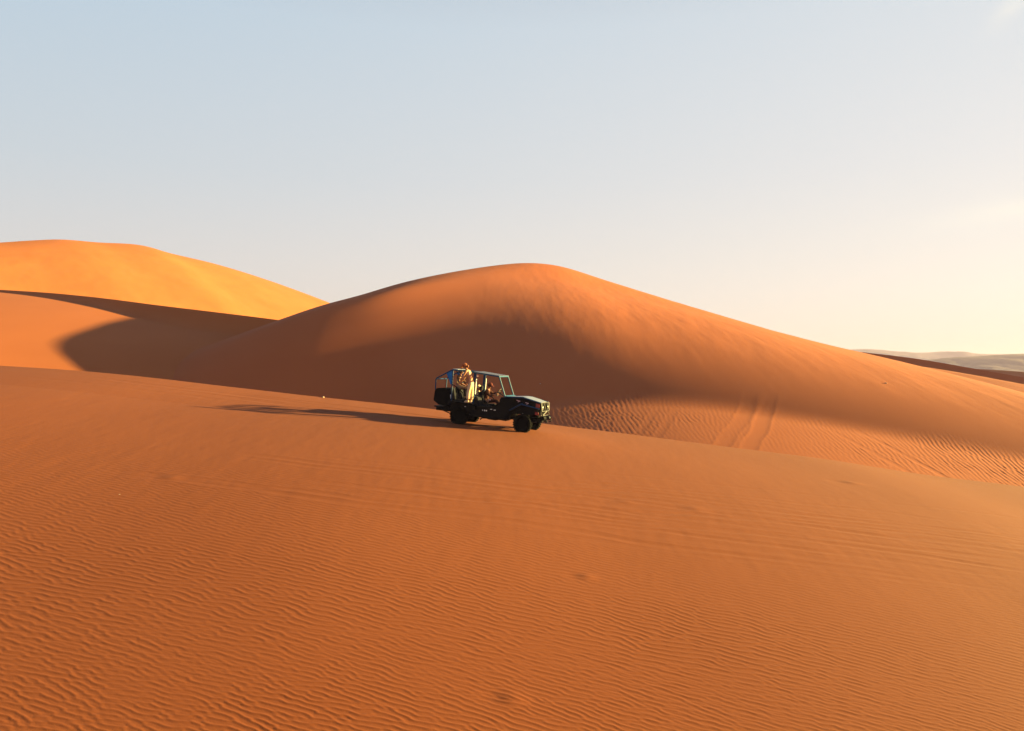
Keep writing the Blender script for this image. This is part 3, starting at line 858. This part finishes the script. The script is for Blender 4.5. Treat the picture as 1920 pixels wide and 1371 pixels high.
        MB().prism([(-0.80, 2.10), (-0.53, 2.265), (-0.525, 1.66), (-0.575, 1.66), (-0.66, 1.85)], y - 0.012, y + 0.012).build('gusset_panel', M['cloth_blue'], R)
        MB().tube([(1.90, s * 0.595, 1.40), (1.56, s * 0.595, 2.205)], 0.033).build('windscreen_post', M['paleblue'], R)
    for (x, z, nm) in ((-0.52, 2.29, 'blue'), (0.50, 2.265, 'blue'), (1.56, 2.205, 'paleblue')):
        MB().tube([(x, -0.60, z), (x, 0.60, z)], 0.028).build('roof_bar', M[nm], R)
    MB().tube([(-1.265, -0.60, 1.82), (-1.265, 0.60, 1.82)], 0.025).build('rear_bar', M['blue'], R)
    MB().prism([(1.84, 1.385), (1.93, 1.375), (2.03, 1.41), (1.90, 1.455)], -0.60, 0.60).build('windscreen_cowl', M['paleblue'], R, 0.01)  # its pale blue paints in the light from the sky
    for k in range(8):  # slats made up in place of a closed roof, so sunlight gets through
        y = -0.60 + 1.20 * k / 7
        MB().prism([(0.44, 2.298), (1.58, 2.233), (1.58, 2.249), (0.44, 2.314)], y - 0.035, y + 0.035).build('added_roof_slat', M['roof'], R, 0.004)
    MB().prism([(-0.54, 2.318), (-0.30, 2.313), (-0.30, 2.327), (-0.54, 2.332)], -0.60, 0.60).build('rear_roof_strip', M['roof'], R, 0.004)
    # side tubes
    for s in (-1, 1):
        y = s * 0.615
        MB().tube([(-0.50, y, 1.68), (-0.22, y, 1.54), (0.02, y, 1.36), (0.16, y, 0.98)], 0.020, 6).build('side_tube', M['black'], R)
        MB().tube([(0.55, y, 1.36), (0.92, y, 1.24), (1.10, y, 1.10), (1.22, y, 0.90)], 0.020, 6).build('side_tube', M['black'], R)
        MB().tube([(0.575, y, 1.36), (0.575, y, 1.72), (0.570, y, 2.02)], 0.022, 8).build('lit_post_pad', M['white'], R)  # white pad on the post, painted in for its bright sunlit edge
    MB().tube([(-0.52, -0.30, 2.27), (-0.30, -0.30, 2.06), (-0.05, -0.30, 2.02), (0.12, -0.30, 2.25)], 0.014, 6).build('grab_rail', M['black'], R)
    MB().lathe([(-0.02, 0.035), (0.0, 0.04), (0.02, 0.035)], (0.59, -0.60, 2.14), 'y', 12).build('side_lamp', M['pink'], R)
    # seats
    def seat(x, y, z, w, bh, lean, name='seat', dep=0.50):
        o = MB().prism([(x, z - 0.13), (x + dep - 0.05, z - 0.11), (x + dep, z - 0.06), (x + dep - 0.04, z), (x + 0.06, z - 0.03)], y - w / 2, y + w / 2).build(name, M['seat'], R, 0.03)
        MB().prism([(x + 0.02, z - 0.06), (x + 0.12, z - 0.02), (x + 0.10 - lean, z + bh - 0.04), (x + 0.03 - lean, z + bh), (x - 0.07 - lean, z + bh - 0.04), (x - 0.08, z - 0.04)], y - w / 2, y + w / 2).build('backrest', M['seat'], o, 0.035)
        return o
    seat(-0.42, -0.32, 1.06, 0.54, 0.48, 0.10); seat(-0.42, 0.32, 1.06, 0.54, 0.48, 0.10)
    seat(0.66, -0.34, 0.93, 0.50, 0.34, 0.06, dep=0.54)
    s1 = seat(0.62, 0.36, 0.98, 0.50, 0.50, 0.08, dep=0.54)
    MB().prism([(0.46, 1.51), (0.53, 1.50), (0.545, 1.66), (0.50, 1.70), (0.45, 1.66)], 0.24, 0.48).build('headrest', M['seat'], s1, 0.02)
    seat(0.06, 0.36, 0.93, 0.48, 0.30, 0.02, dep=0.40)
    for s in (-1, 1):
        MB().prism([(-0.50, 0.80), (-0.44, 0.86), (-0.20, 0.93), (0.30, 0.93), (0.56, 0.86), (0.64, 0.70), (0.64, 0.80), (0.60, 0.95), (0.46, 0.985), (-0.44, 0.985), (-0.50, 0.95)], s * 0.645, s * 0.875).build('rear_wing', M['black'], R, 0.01)
    sw = MB()
    c = Vector((1.30, 0.36, 1.49)); ax = Vector((0.80, 0, -0.45)).normalized(); u = Vector((0, 1, 0)); v_ = ax.cross(u)
    ring = [c + (u * math.cos(a) + v_ * math.sin(a)) * 0.18 for a in np.linspace(0, 2 * math.pi, 25)]
    sw.tube(ring, 0.014, 6)
    for a in (0.3, 2.84, 4.71): sw.tube([c, c + (u * math.cos(a) + v_ * math.sin(a)) * 0.18], 0.010, 5)
    sw.tube([c, c + ax * 0.50], 0.022, 6)
    sw.build('steering_wheel', M['steel'], R)
    # small prints and fittings on the near flank
    for (x, z, w, hh) in ((0.985, 0.735, 0.030, 0.040), (1.075, 0.735, 0.036, 0.058), (1.155, 0.735, 0.048, 0.050)):
        MB().box((x, -0.6415, z), (w, 0.004, hh)).build('side_print', M['white'], R)
    for (x, z, w, hh, k) in ((1.36, 0.815, 0.085, 0.022, 'white'), (1.52, 0.80, 0.085, 0.024, 'white'), (0.20, 0.80, 0.065, 0.024, 'white')):
        MB().box((x, -0.643, z), (w, 0.012, hh), Matrix.Rotation(math.radians(-6), 3, 'Y')).build('latch', M[k], R)
    for (x, z, w) in ((2.48, 1.30, 0.17), (2.86, 1.245, 0.15)):
        e = MB(); e.box((x, -0.552, z), (w, 0.008, 0.028), Matrix.Rotation(math.radians(8), 3, 'Y')); e.box((x + 0.02, -0.552, z - 0.035), (w * 0.6, 0.008, 0.022), Matrix.Rotation(math.radians(-25), 3, 'Y'))
        e.build('bonnet_mark', M['pink'], R)  # small dull pink marks on the bonnet side
    MB().box((-0.505, -0.59, 1.14), (0.05, 0.03, 0.17), Matrix.Rotation(math.radians(-10), 3, 'Y')).build('flank_handle', M['white'], R, 0.006)
    MB().lathe([(-0.02, 0.022), (0.02, 0.022)], (2.74, -0.66, 0.80), 'y', 10).build('wing_bolt', M['bright'], R)
    return R
BUGGY = build_buggy()

# ------------------------------------------------------------------ people
def skin_mesh(name, J, E, mat, parent, root, sub=1):
    """J: id -> (position, radius or (rx, ry)); E: pairs. One continuous skinned surface."""
    ids = list(J); ix = {k: i for i, k in enumerate(ids)}
    me = bpy.data.meshes.new(name)
    me.from_pydata([tuple(J[k][0]) for k in ids], [(ix[a], ix[b]) for a, b in E], [])
    me.materials.append(mat)
    o = bpy.data.objects.new(name, me); COL.objects.link(o); o.parent = parent
    md = o.modifiers.new('skin', 'SKIN'); md.use_smooth_shade = True
    lay = me.skin_vertices[0].data
    for k in ids:
        r = J[k][1]
        lay[ix[k]].radius = r if isinstance(r, tuple) else (r, r)
        lay[ix[k]].use_root = (k == root)
    sd = o.modifiers.new('sub', 'SUBSURF'); sd.levels = sub; sd.render_levels = sub
    return o

def hand(J, E, side, wrist, d, grip):
    """palm, four curled fingers and a thumb; d: direction of the forearm, grip: direction the fingers curl to"""
    d = Vector(d).normalized(); g = Vector(grip); g = (g - d * g.dot(d)).normalized(); w = d.cross(g)
    p = Vector(wrist) + d * 0.055
    J[side + 'palm'] = (p, (0.034, 0.018)); E.append((side + 'wrist', side + 'palm'))
    for k, ln in enumerate((0.070, 0.080, 0.075, 0.058)):
        a = p + d * 0.035 + w * (k - 1.5) * 0.021
        b = a + d * ln * 0.45 + g * ln * 0.25
        c = b + d * ln * 0.10 + g * ln * 0.50
        for q, (pt, r) in enumerate(((a, 0.0095), (b, 0.009), (c, 0.007))):
            J['%sf%d%d' % (side, k, q)] = (pt, r)
        E += [(side + 'palm', '%sf%d0' % (side, k)), ('%sf%d0' % (side, k), '%sf%d1' % (side, k)), ('%sf%d1' % (side, k), '%sf%d2' % (side, k))]
    a = p - d * 0.015 - w * 0.035; b = a + d * 0.03 - w * 0.014 + g * 0.018; c = b + d * 0.022 + g * 0.018
    for q, (pt, r) in enumerate(((a, 0.011), (b, 0.010), (c, 0.008))): J['%st%d' % (side, q)] = (pt, r)
    E += [(side + 'palm', side + 't0'), (side + 't0', side + 't1'), (side + 't1', side + 't2')]

def person(label, K, face, skin, group='people riding in the buggy'):
    """K: joint positions in the buggy's axes"""
    base = CARM @ Matrix.Translation(Vector(K['base']))
    R = empty('person', base)
    tag(R, label, 'person', group)
    off = Vector(K['base'])
    P = {k: Vector(v) - off for k, v in K.items() if k != 'base'}
    J = {}; E = []
    f = Vector(face).normalized()
    hd = P['head']; nk = P['neck']
    upv = (hd - nk).normalized()
    J['pelvis'] = (P['pelvis'], (0.135, 0.105)); J['waist'] = (P['waist'], (0.115, 0.088)); J['chest'] = (P['chest'], (0.135, 0.100))
    J['collar'] = (P['neck'] * 0.75 + P['chest'] * 0.25, (0.085, 0.070))
    J['neck'] = (nk, 0.050); J['jaw'] = (hd - upv * 0.055 + f * 0.012, (0.066, 0.070)); J['skull'] = (hd + upv * 0.035 - f * 0.005, (0.078, 0.088)); J['crown'] = (hd + upv * 0.085 - f * 0.008, (0.055, 0.062))
    E += [('pelvis', 'waist'), ('waist', 'chest'), ('chest', 'collar'), ('collar', 'neck'), ('neck', 'jaw'), ('jaw', 'skull'), ('skull', 'crown')]
    for s in 'lr':
        J[s + 'sh'] = (P[s + 'sh'], 0.052); J[s + 'el'] = (P[s + 'el'], 0.039); J[s + 'fa'] = (P[s + 'el'].lerp(P[s + 'wr'], 0.35), 0.038); J[s + 'wrist'] = (P[s + 'wr'], 0.026)
        E += [('collar', s + 'sh'), (s + 'sh', s + 'el'), (s + 'el', s + 'fa'), (s + 'fa', s + 'wrist')]
        hand(J, E, s, P[s + 'wr'], P[s + 'wr'] - P[s + 'el'], P.get(s + 'grip', P['base0'] if 'base0' in P else P['wr0'] if 'wr0' in P else Vector((0.2, 0, -1))) if (s + 'grip') not in P else K[s + 'grip'])
        J[s + 'hip'] = (P[s + 'hip'], 0.090); J[s + 'kn'] = (P[s + 'kn'], 0.056); J[s + 'ca'] = (P[s + 'kn'].lerp(P[s + 'an'], 0.3), 0.057); J[s + 'an'] = (P[s + 'an'], 0.036); J[s + 'toe'] = (P[s + 'toe'], (0.040, 0.028))
        E += [('pelvis', s + 'hip'), (s + 'hip', s + 'kn'), (s + 'kn', s + 'ca'), (s + 'ca', s + 'an'), (s + 'an', s + 'toe')]
    body = skin_mesh('body', J, E, skin, R, 'pelvis')
    # face
    w = upv.cross(f).normalized(); f2 = w.cross(upv)
    for s in (-1, 1):
        MB().ball(hd + f2 * 0.080 + w * s * 0.030 + upv * 0.012, (0.012, 0.012, 0.009), 8, 6).build('eye', M['eye'], R, smooth=True)
        MB().ball(hd + w * s * 0.080 - f2 * 0.005 + upv * 0.002, (0.016, 0.012, 0.028), 8, 6).build('ear', skin, R, smooth=True)
    MB().tube([hd + f2 * 0.076 + upv * 0.014, hd + f2 * 0.100 - upv * 0.018, hd + f2 * 0.080 - upv * 0.024], [0.009, 0.015, 0.010], 6).build('nose', skin, R, smooth=True)
    MB().tube([hd + f2 * 0.074 - upv * 0.050 + w * 0.024, hd + f2 * 0.084 - upv * 0.048, hd + f2 * 0.074 - upv * 0.050 - w * 0.024], 0.007, 6).build('mouth', M['lip'], R, smooth=True)
    return R, P, J, (hd, upv, f2, w)

def cap(R, H, mat, brim=0.10, name='cap', wide=False, band=None):
    hd, u, f, w = H
    o = MB(); seg = 16; vs = []; fs = []
    rings = [(0.030, 0.104), (0.060, 0.101), (0.095, 0.082), (0.120, 0.048), (0.130, 0.010)]
    for z, r in rings:
        for s in range(seg):
            a = 2 * math.pi * s / seg
            vs.append(hd + u * z + f * math.cos(a) * r * 1.06 - f * 0.004 + w * math.sin(a) * r * 0.96)
    n = len(rings)
    fs = [(i * seg + s, i * seg + (s + 1) % seg, (i + 1) * seg + (s + 1) % seg, (i + 1) * seg + s) for i in range(n - 1) for s in range(seg)]
    fs += [list(range((n - 1) * seg, n * seg)), list(range(seg - 1, -1, -1))]
    o.add(vs, fs)
    c = o.build(name, mat, R, smooth=True)
    b = MB(); vs = []; ang = np.linspace(0, 2 * math.pi, 25)[:-1] if wide else np.linspace(-1.25, 1.25, 11)
    for lay in (0.0, -0.008):
        for a in ang:
            k = brim if wide else brim * math.cos(a * 0.95) ** 0.6
            for r in (0.098, 0.098 + k):
                vs.append(hd + u * (0.034 + lay - (0.020 if r > 0.1 else 0)) + f * math.cos(a) * r * 1.06 + w * math.sin(a) * r)
    m = len(ang); fs = []
    cnt = m if wide else m - 1
    for i in range(cnt):
        j = (i + 1) % m
        fs += [(2*i, 2*i+1, 2*j+1, 2*j), (2*m + 2*i, 2*m + 2*j, 2*m + 2*j+1, 2*m + 2*i+1), (2*i+1, 2*m+2*i+1, 2*m+2*j+1, 2*j+1), (2*i, 2*j, 2*m+2*j, 2*m+2*i)]
    b.add(vs, fs).build('brim', mat, c)
    if band:
        pts = [hd + u * 0.036 + f * math.cos(a) * 0.112 + w * math.sin(a) * 0.102 for a in np.linspace(0, 2 * math.pi, 19)]
        MB().tube(pts, 0.009, 5).build('hat_band', band, c)
    return c

def torso_cloth(name, R, J, mat, grow, upto=('waist', 'chest', 'collar'), sleeves=None):
    Q = {}; E = []
    for k in upto:
        r = J[k][1]; r = r if isinstance(r, tuple) else (r, r)
        Q[k] = (J[k][0], (r[0] + grow, r[1] + grow))
    E += [(upto[i], upto[i + 1]) for i in range(len(upto) - 1)]
    for s in 'lr':
        Q[s + 'sh'] = (J[s + 'sh'][0], J[s + 'sh'][1] + grow); E.append((upto[-1], s + 'sh'))
        if sleeves:
            t = sleeves
            a, b, c = J[s + 'sh'][0], J[s + 'el'][0], J[s + 'wrist'][0]
            if t <= 1:
                Q[s + 'slv'] = (a.lerp(b, t), 0.050 + grow); E.append((s + 'sh', s + 'slv'))
            else:
                Q[s + 'slv'] = (b, 0.042 + grow); Q[s + 'cuff'] = (b.lerp(c, t - 1), 0.032 + grow); E += [(s + 'sh', s + 'slv'), (s + 'slv', s + 'cuff')]
    return skin_mesh(name, Q, E, mat, R, upto[0])

def trousers(name, R, J, mat, grow, flare=0.0):
    Q = {'waist2': (J['pelvis'][0].lerp(J['waist'][0], 0.55), (0.118 + grow, 0.092 + grow)), 'pelvis': (J['pelvis'][0], (0.140 + grow, 0.112 + grow))}; E = [('waist2', 'pelvis')]
    for s in 'lr':
        Q[s + 'hip'] = (J[s + 'hip'][0], 0.092 + grow); Q[s + 'kn'] = (J[s + 'kn'][0], 0.060 + grow + flare * 0.5)
        Q[s + 'hem'] = (J[s + 'kn'][0].lerp(J[s + 'an'][0], 0.9), 0.048 + grow + flare)
        E += [('pelvis', s + 'hip'), (s + 'hip', s + 'kn'), (s + 'kn', s + 'hem')]
    return skin_mesh(name, Q, E, mat, R, 'pelvis')

def shoes(R, J, mat):
    for s in 'lr':
        a, t = J[s + 'an'][0], J[s + 'toe'][0]
        MB().tube([a + Vector((0, 0, 0.02)), a - Vector((0, 0, 0.035)), a.lerp(t, 0.5) - Vector((0, 0, 0.004)), t, t + (t - a) * 0.18], [0.045, 0.05, 0.048, 0.044, 0.025], 10).build('shoe', mat, R, smooth=True)

# woman standing on the near side, turned to the rear, bending over with straight arms
K = dict(base=(0.38, -0.76, 0.988), pelvis=(0.41, -0.76, 1.81), waist=(0.375, -0.76, 1.99), chest=(0.285, -0.76, 2.17), neck=(0.155, -0.76, 2.365), head=(0.055, -0.76, 2.505),
         lsh=(0.20, -0.92, 2.29), rsh=(0.22, -0.61, 2.30), lel=(0.085, -0.95, 2.04), rel=(0.07, -0.62, 2.05), lwr=(-0.03, -0.90, 1.80), rwr=(-0.07, -0.66, 1.82),
         lhip=(0.41, -0.85, 1.77), rhip=(0.41, -0.67, 1.77), lkn=(0.35, -0.84, 1.42), rkn=(0.45, -0.68, 1.42), lan=(0.36, -0.83, 1.065), ran=(0.46, -0.70, 1.065), ltoe=(0.24, -0.83, 1.012), rtoe=(0.34, -0.70, 1.012))
for k in ('lgrip', 'rgrip'): K[k] = (-0.6, 0, -0.8)
R_, P_, J_, H_ = person('woman in cream crop top and wide cream trousers standing on the side, bending backwards', K, (-0.85, 0.0, -0.45), M['skin'])
R_['label'] = 'standing person in cream crop top and cream trousers, leaning over the rear seat'
torso_cloth('top', R_, {**J_, 'waist': (P_['waist'].lerp(P_['chest'], 0.55), (0.112, 0.086))}, M['cream_top'], 0.012)
trousers('trousers', R_, J_, M['cream'], 0.014, 0.030)
shoes(R_, J_, M['cream'])
cap(R_, H_, M['rust'], 0.07)
hd, u, f, w = H_
hm = MB(); hm.ball(hd - f * 0.030 + u * 0.010, (0.094, 0.092, 0.098), 14, 10); hm.tube([hd - f * 0.09, hd - f * 0.12 - u * 0.08, hd - f * 0.10 - u * 0.15], [0.045, 0.04, 0.012], 8)
hm.build('hair', M['hair'], R_, smooth=True)
MB().tube([hd - f * 0.10 - u * 0.085 + w * 0.03, hd - u * 0.095 + w * 0.062, hd + f * 0.03 - u * 0.09 + w * 0.05], 0.012, 6).build('strap', M['dark'], R_)

# person perched on the rear seat, arm raised to the roof
K = dict(base=(-0.44, 0.05, 1.00), pelvis=(-0.48, 0.05, 1.56), waist=(-0.47, 0.05, 1.70), chest=(-0.45, 0.05, 1.87), neck=(-0.42, 0.05, 2.08), head=(-0.39, 0.05, 2.22),
         lsh=(-0.44, 0.22, 2.00), rsh=(-0.46, -0.12, 2.00), lel=(-0.30, 0.30, 1.78), rel=(-0.34, -0.20, 1.76), lwr=(-0.12, 0.22, 1.66), rwr=(-0.16, -0.10, 1.68),
         lhip=(-0.47, 0.14, 1.53), rhip=(-0.47, -0.04, 1.53), lkn=(-0.10, 0.16, 1.52), rkn=(-0.11, -0.10, 1.53), lan=(-0.03, 0.16, 1.12), ran=(-0.04, -0.10, 1.12), ltoe=(0.09, 0.17, 1.07), rtoe=(0.08, -0.11, 1.07),
         lgrip=(0.2, 0, -1), rgrip=(0.2, 0, -1))
R_, P_, J_, H_ = person('person in a brown shirt seated high in the rear behind the standing one', K, (0.9, -0.2, -0.1), M['skin_dark'])
torso_cloth('shirt', R_, J_, M['tan'], 0.016, ('pelvis', 'waist', 'chest', 'collar'), 1.7)
trousers('trousers', R_, J_, M['dark'], 0.010)
shoes(R_, J_, M['dark'])
hd, u, f, w = H_
MB().ball(hd - f * 0.028 + u * 0.014, (0.096, 0.092, 0.102), 14, 10).build('hair', M['hair_dark'], R_, smooth=True)
for s in (-1, 1):
    pts = [P_['chest'] + Vector((0.02 * s - 0.02, -0.13, -0.16)), P_['chest'] + Vector((0.04 * s, -0.165, 0.0)), P_['chest'] + Vector((0.03 * s, -0.13, 0.12))]
    MB().tube(pts, 0.014, 6).build('shirt_stripe', M['cream'], R_)
for sgn, s in ((1, 'l'), (-1, 'r')):
    MB().tube([J_[s + 'hip'][0] + Vector((0.05, 0, 0.03)), J_[s + 'hip'][0].lerp(J_[s + 'kn'][0], 0.6) + Vector((0, 0, 0.012)), J_[s + 'kn'][0] + Vector((0.02, 0, 0.0))], [0.10, 0.088, 0.068], 10).build('shorts_leg', M['khaki'], R_, smooth=True)

# passenger behind the driver
K = dict(base=(0.36, 0.38, 0.80), pelvis=(0.26, 0.38, 1.00), waist=(0.27, 0.38, 1.12), chest=(0.31, 0.38, 1.29), neck=(0.33, 0.38, 1.475), head=(0.34, 0.38, 1.60),
         lsh=(0.32, 0.55, 1.42), rsh=(0.32, 0.21, 1.42), lel=(0.42, 0.56, 1.19), rel=(0.42, 0.18, 1.19), lwr=(0.56, 0.48, 1.10), rwr=(0.56, 0.24, 1.10),
         lhip=(0.27, 0.47, 0.99), rhip=(0.27, 0.29, 0.99), lkn=(0.55, 0.47, 1.02), rkn=(0.55, 0.29, 1.02), lan=(0.50, 0.47, 0.82), ran=(0.50, 0.29, 0.82), ltoe=(0.56, 0.47, 0.80), rtoe=(0.56, 0.29, 0.80), lgrip=(0.2, 0, -1), rgrip=(0.2, 0, -1))
R_, P_, J_, H_ = person('passenger in straw hat and cream striped shirt seated behind the driver', K, (-0.2, -1.0, -0.1), M['skin'])
torso_cloth('shirt', R_, J_, M['cream'], 0.020, ('pelvis', 'waist', 'chest', 'collar'), 1.6)
trousers('trousers', R_, J_, M['brown'], 0.008)
cap(R_, H_, M['straw'], 0.050, 'hat', True, M['brown'])
for k in range(4):
    x = -0.09 + 0.06 * k
    MB().tube([P_['chest'] + Vector((x * 0.9, -0.118 + 0.6 * abs(x) ** 1.5, 0.12)), P_['chest'] + Vector((x, -0.140 + 0.5 * abs(x) ** 1.5, -0.02)), P_['waist'] + Vector((x, -0.128 + 0.5 * abs(x) ** 1.5, -0.03))], 0.009, 5).build('shirt_stripe', M['tan'], R_)

# driver
K = dict(base=(0.80, 0.36, 0.80), pelvis=(0.78, 0.36, 1.07), waist=(0.75, 0.36, 1.22), chest=(0.75, 0.36, 1.40), neck=(0.82, 0.36, 1.60), head=(0.87, 0.36, 1.755),
         lsh=(0.80, 0.53, 1.52), rsh=(0.80, 0.19, 1.52), lel=(0.98, 0.57, 1.36), rel=(0.98, 0.14, 1.30), lwr=(1.20, 0.47, 1.50), rwr=(1.19, 0.24, 1.40),
         lhip=(0.80, 0.45, 1.06), rhip=(0.80, 0.27, 1.06), lkn=(1.22, 0.47, 1.13), rkn=(1.22, 0.25, 1.13), lan=(1.48, 0.46, 0.90), ran=(1.48, 0.26, 0.90), ltoe=(1.60, 0.46, 0.93), rtoe=(1.60, 0.26, 0.93), lgrip=(0.3, -0.6, -0.4), rgrip=(0.3, 0.6, -0.4))
R_, P_, J_, H_ = person('driver in maroon cap and dark brown jacket holding the steering wheel', K, (1.0, -0.12, -0.15), M['skin_dark'])
torso_cloth('jacket', R_, J_, M['brown'], 0.026, ('pelvis', 'waist', 'chest', 'collar'), 1.75)
trousers('trousers', R_, J_, M['brown'], 0.010)
shoes(R_, J_, M['dark'])
cap(R_, H_, M['maroon'], 0.09)
hd, u, f, w = H_
MB().ball(hd - f * 0.028 + u * 0.005, (0.093, 0.090, 0.092), 14, 10).build('hair', M['hair_dark'], R_, smooth=True)
MB().box(P_['rhip'] + Vector((0.18, -0.12, 0.09)), (0.10, 0.01, 0.05)).build('pocket_patch', M['pink'], R_)

# ------------------------------------------------------------------ loose pebbles on the sand
def pebble(px, py, r, label, on=None):
    if on is None: x, y = near_hit(px, py); z = gz(x, y)
    else:
        # walk along the view ray to the mesh of another dune
        me = bpy.data.objects[on]; dg = bpy.context.evaluated_depsgraph_get()
        d = Vector(((px - CX) / F_PX, 1, -(py - CY) / F_PX)).normalized()
        ok, loc, nrm_, idx = me.ray_cast(d * 40.0, d)
        if not ok: return
        x, y, z = loc
    rr = random.Random(int(px)); m = MB(); r *= 0.7; m.ball((0, 0, r * 0.25), (r * 1.3, r, r * 0.75), 9, 6)
    m.v = [tuple(c * (1 + rr.uniform(-0.16, 0.16)) for c in v) for v in m.v]
    o = m.build('pebble', M['pebble'], None, 0, True)
    o.location = (x, y, z); o.rotation_euler = (0, 0, rr.uniform(0, 6))
    tag(o, label, 'pebble', 'pale pebbles scattered on the sand')
pebble(322, 1160, 0.025, 'pale pebble lying on the coarse ripples at the lower left')
pebble(1092, 1084, 0.040, 'pale pebble beside a scuff in the middle of the rippled sand')
pebble(885, 1012, 0.035, 'pale pebble below the buggy where the ripples begin')
pebble(224, 929, 0.040, 'pale pebble at the upper edge of the ripples, far left')
pebble(582, 875, 0.035, 'pale pebble on smooth sand left of the buggy near old wheel tracks')
pebble(606, 745.5, 0.075, 'pale stone on the near crest above the tip of the long shadow')
pebble(1389, 843.5, 0.060, 'pale stone on the near crest below the two wheel tracks')
pebble(1587, 907, 0.055, 'pale stone in a small scuff on the right slope')
pebble(1013, 720, 0.08, 'pale stone at the upper left end of the rippled dune foot', 'central_dune')
pebble(1661, 719, 0.10, 'pale stone on the upper lit side of the central dune', 'central_dune')
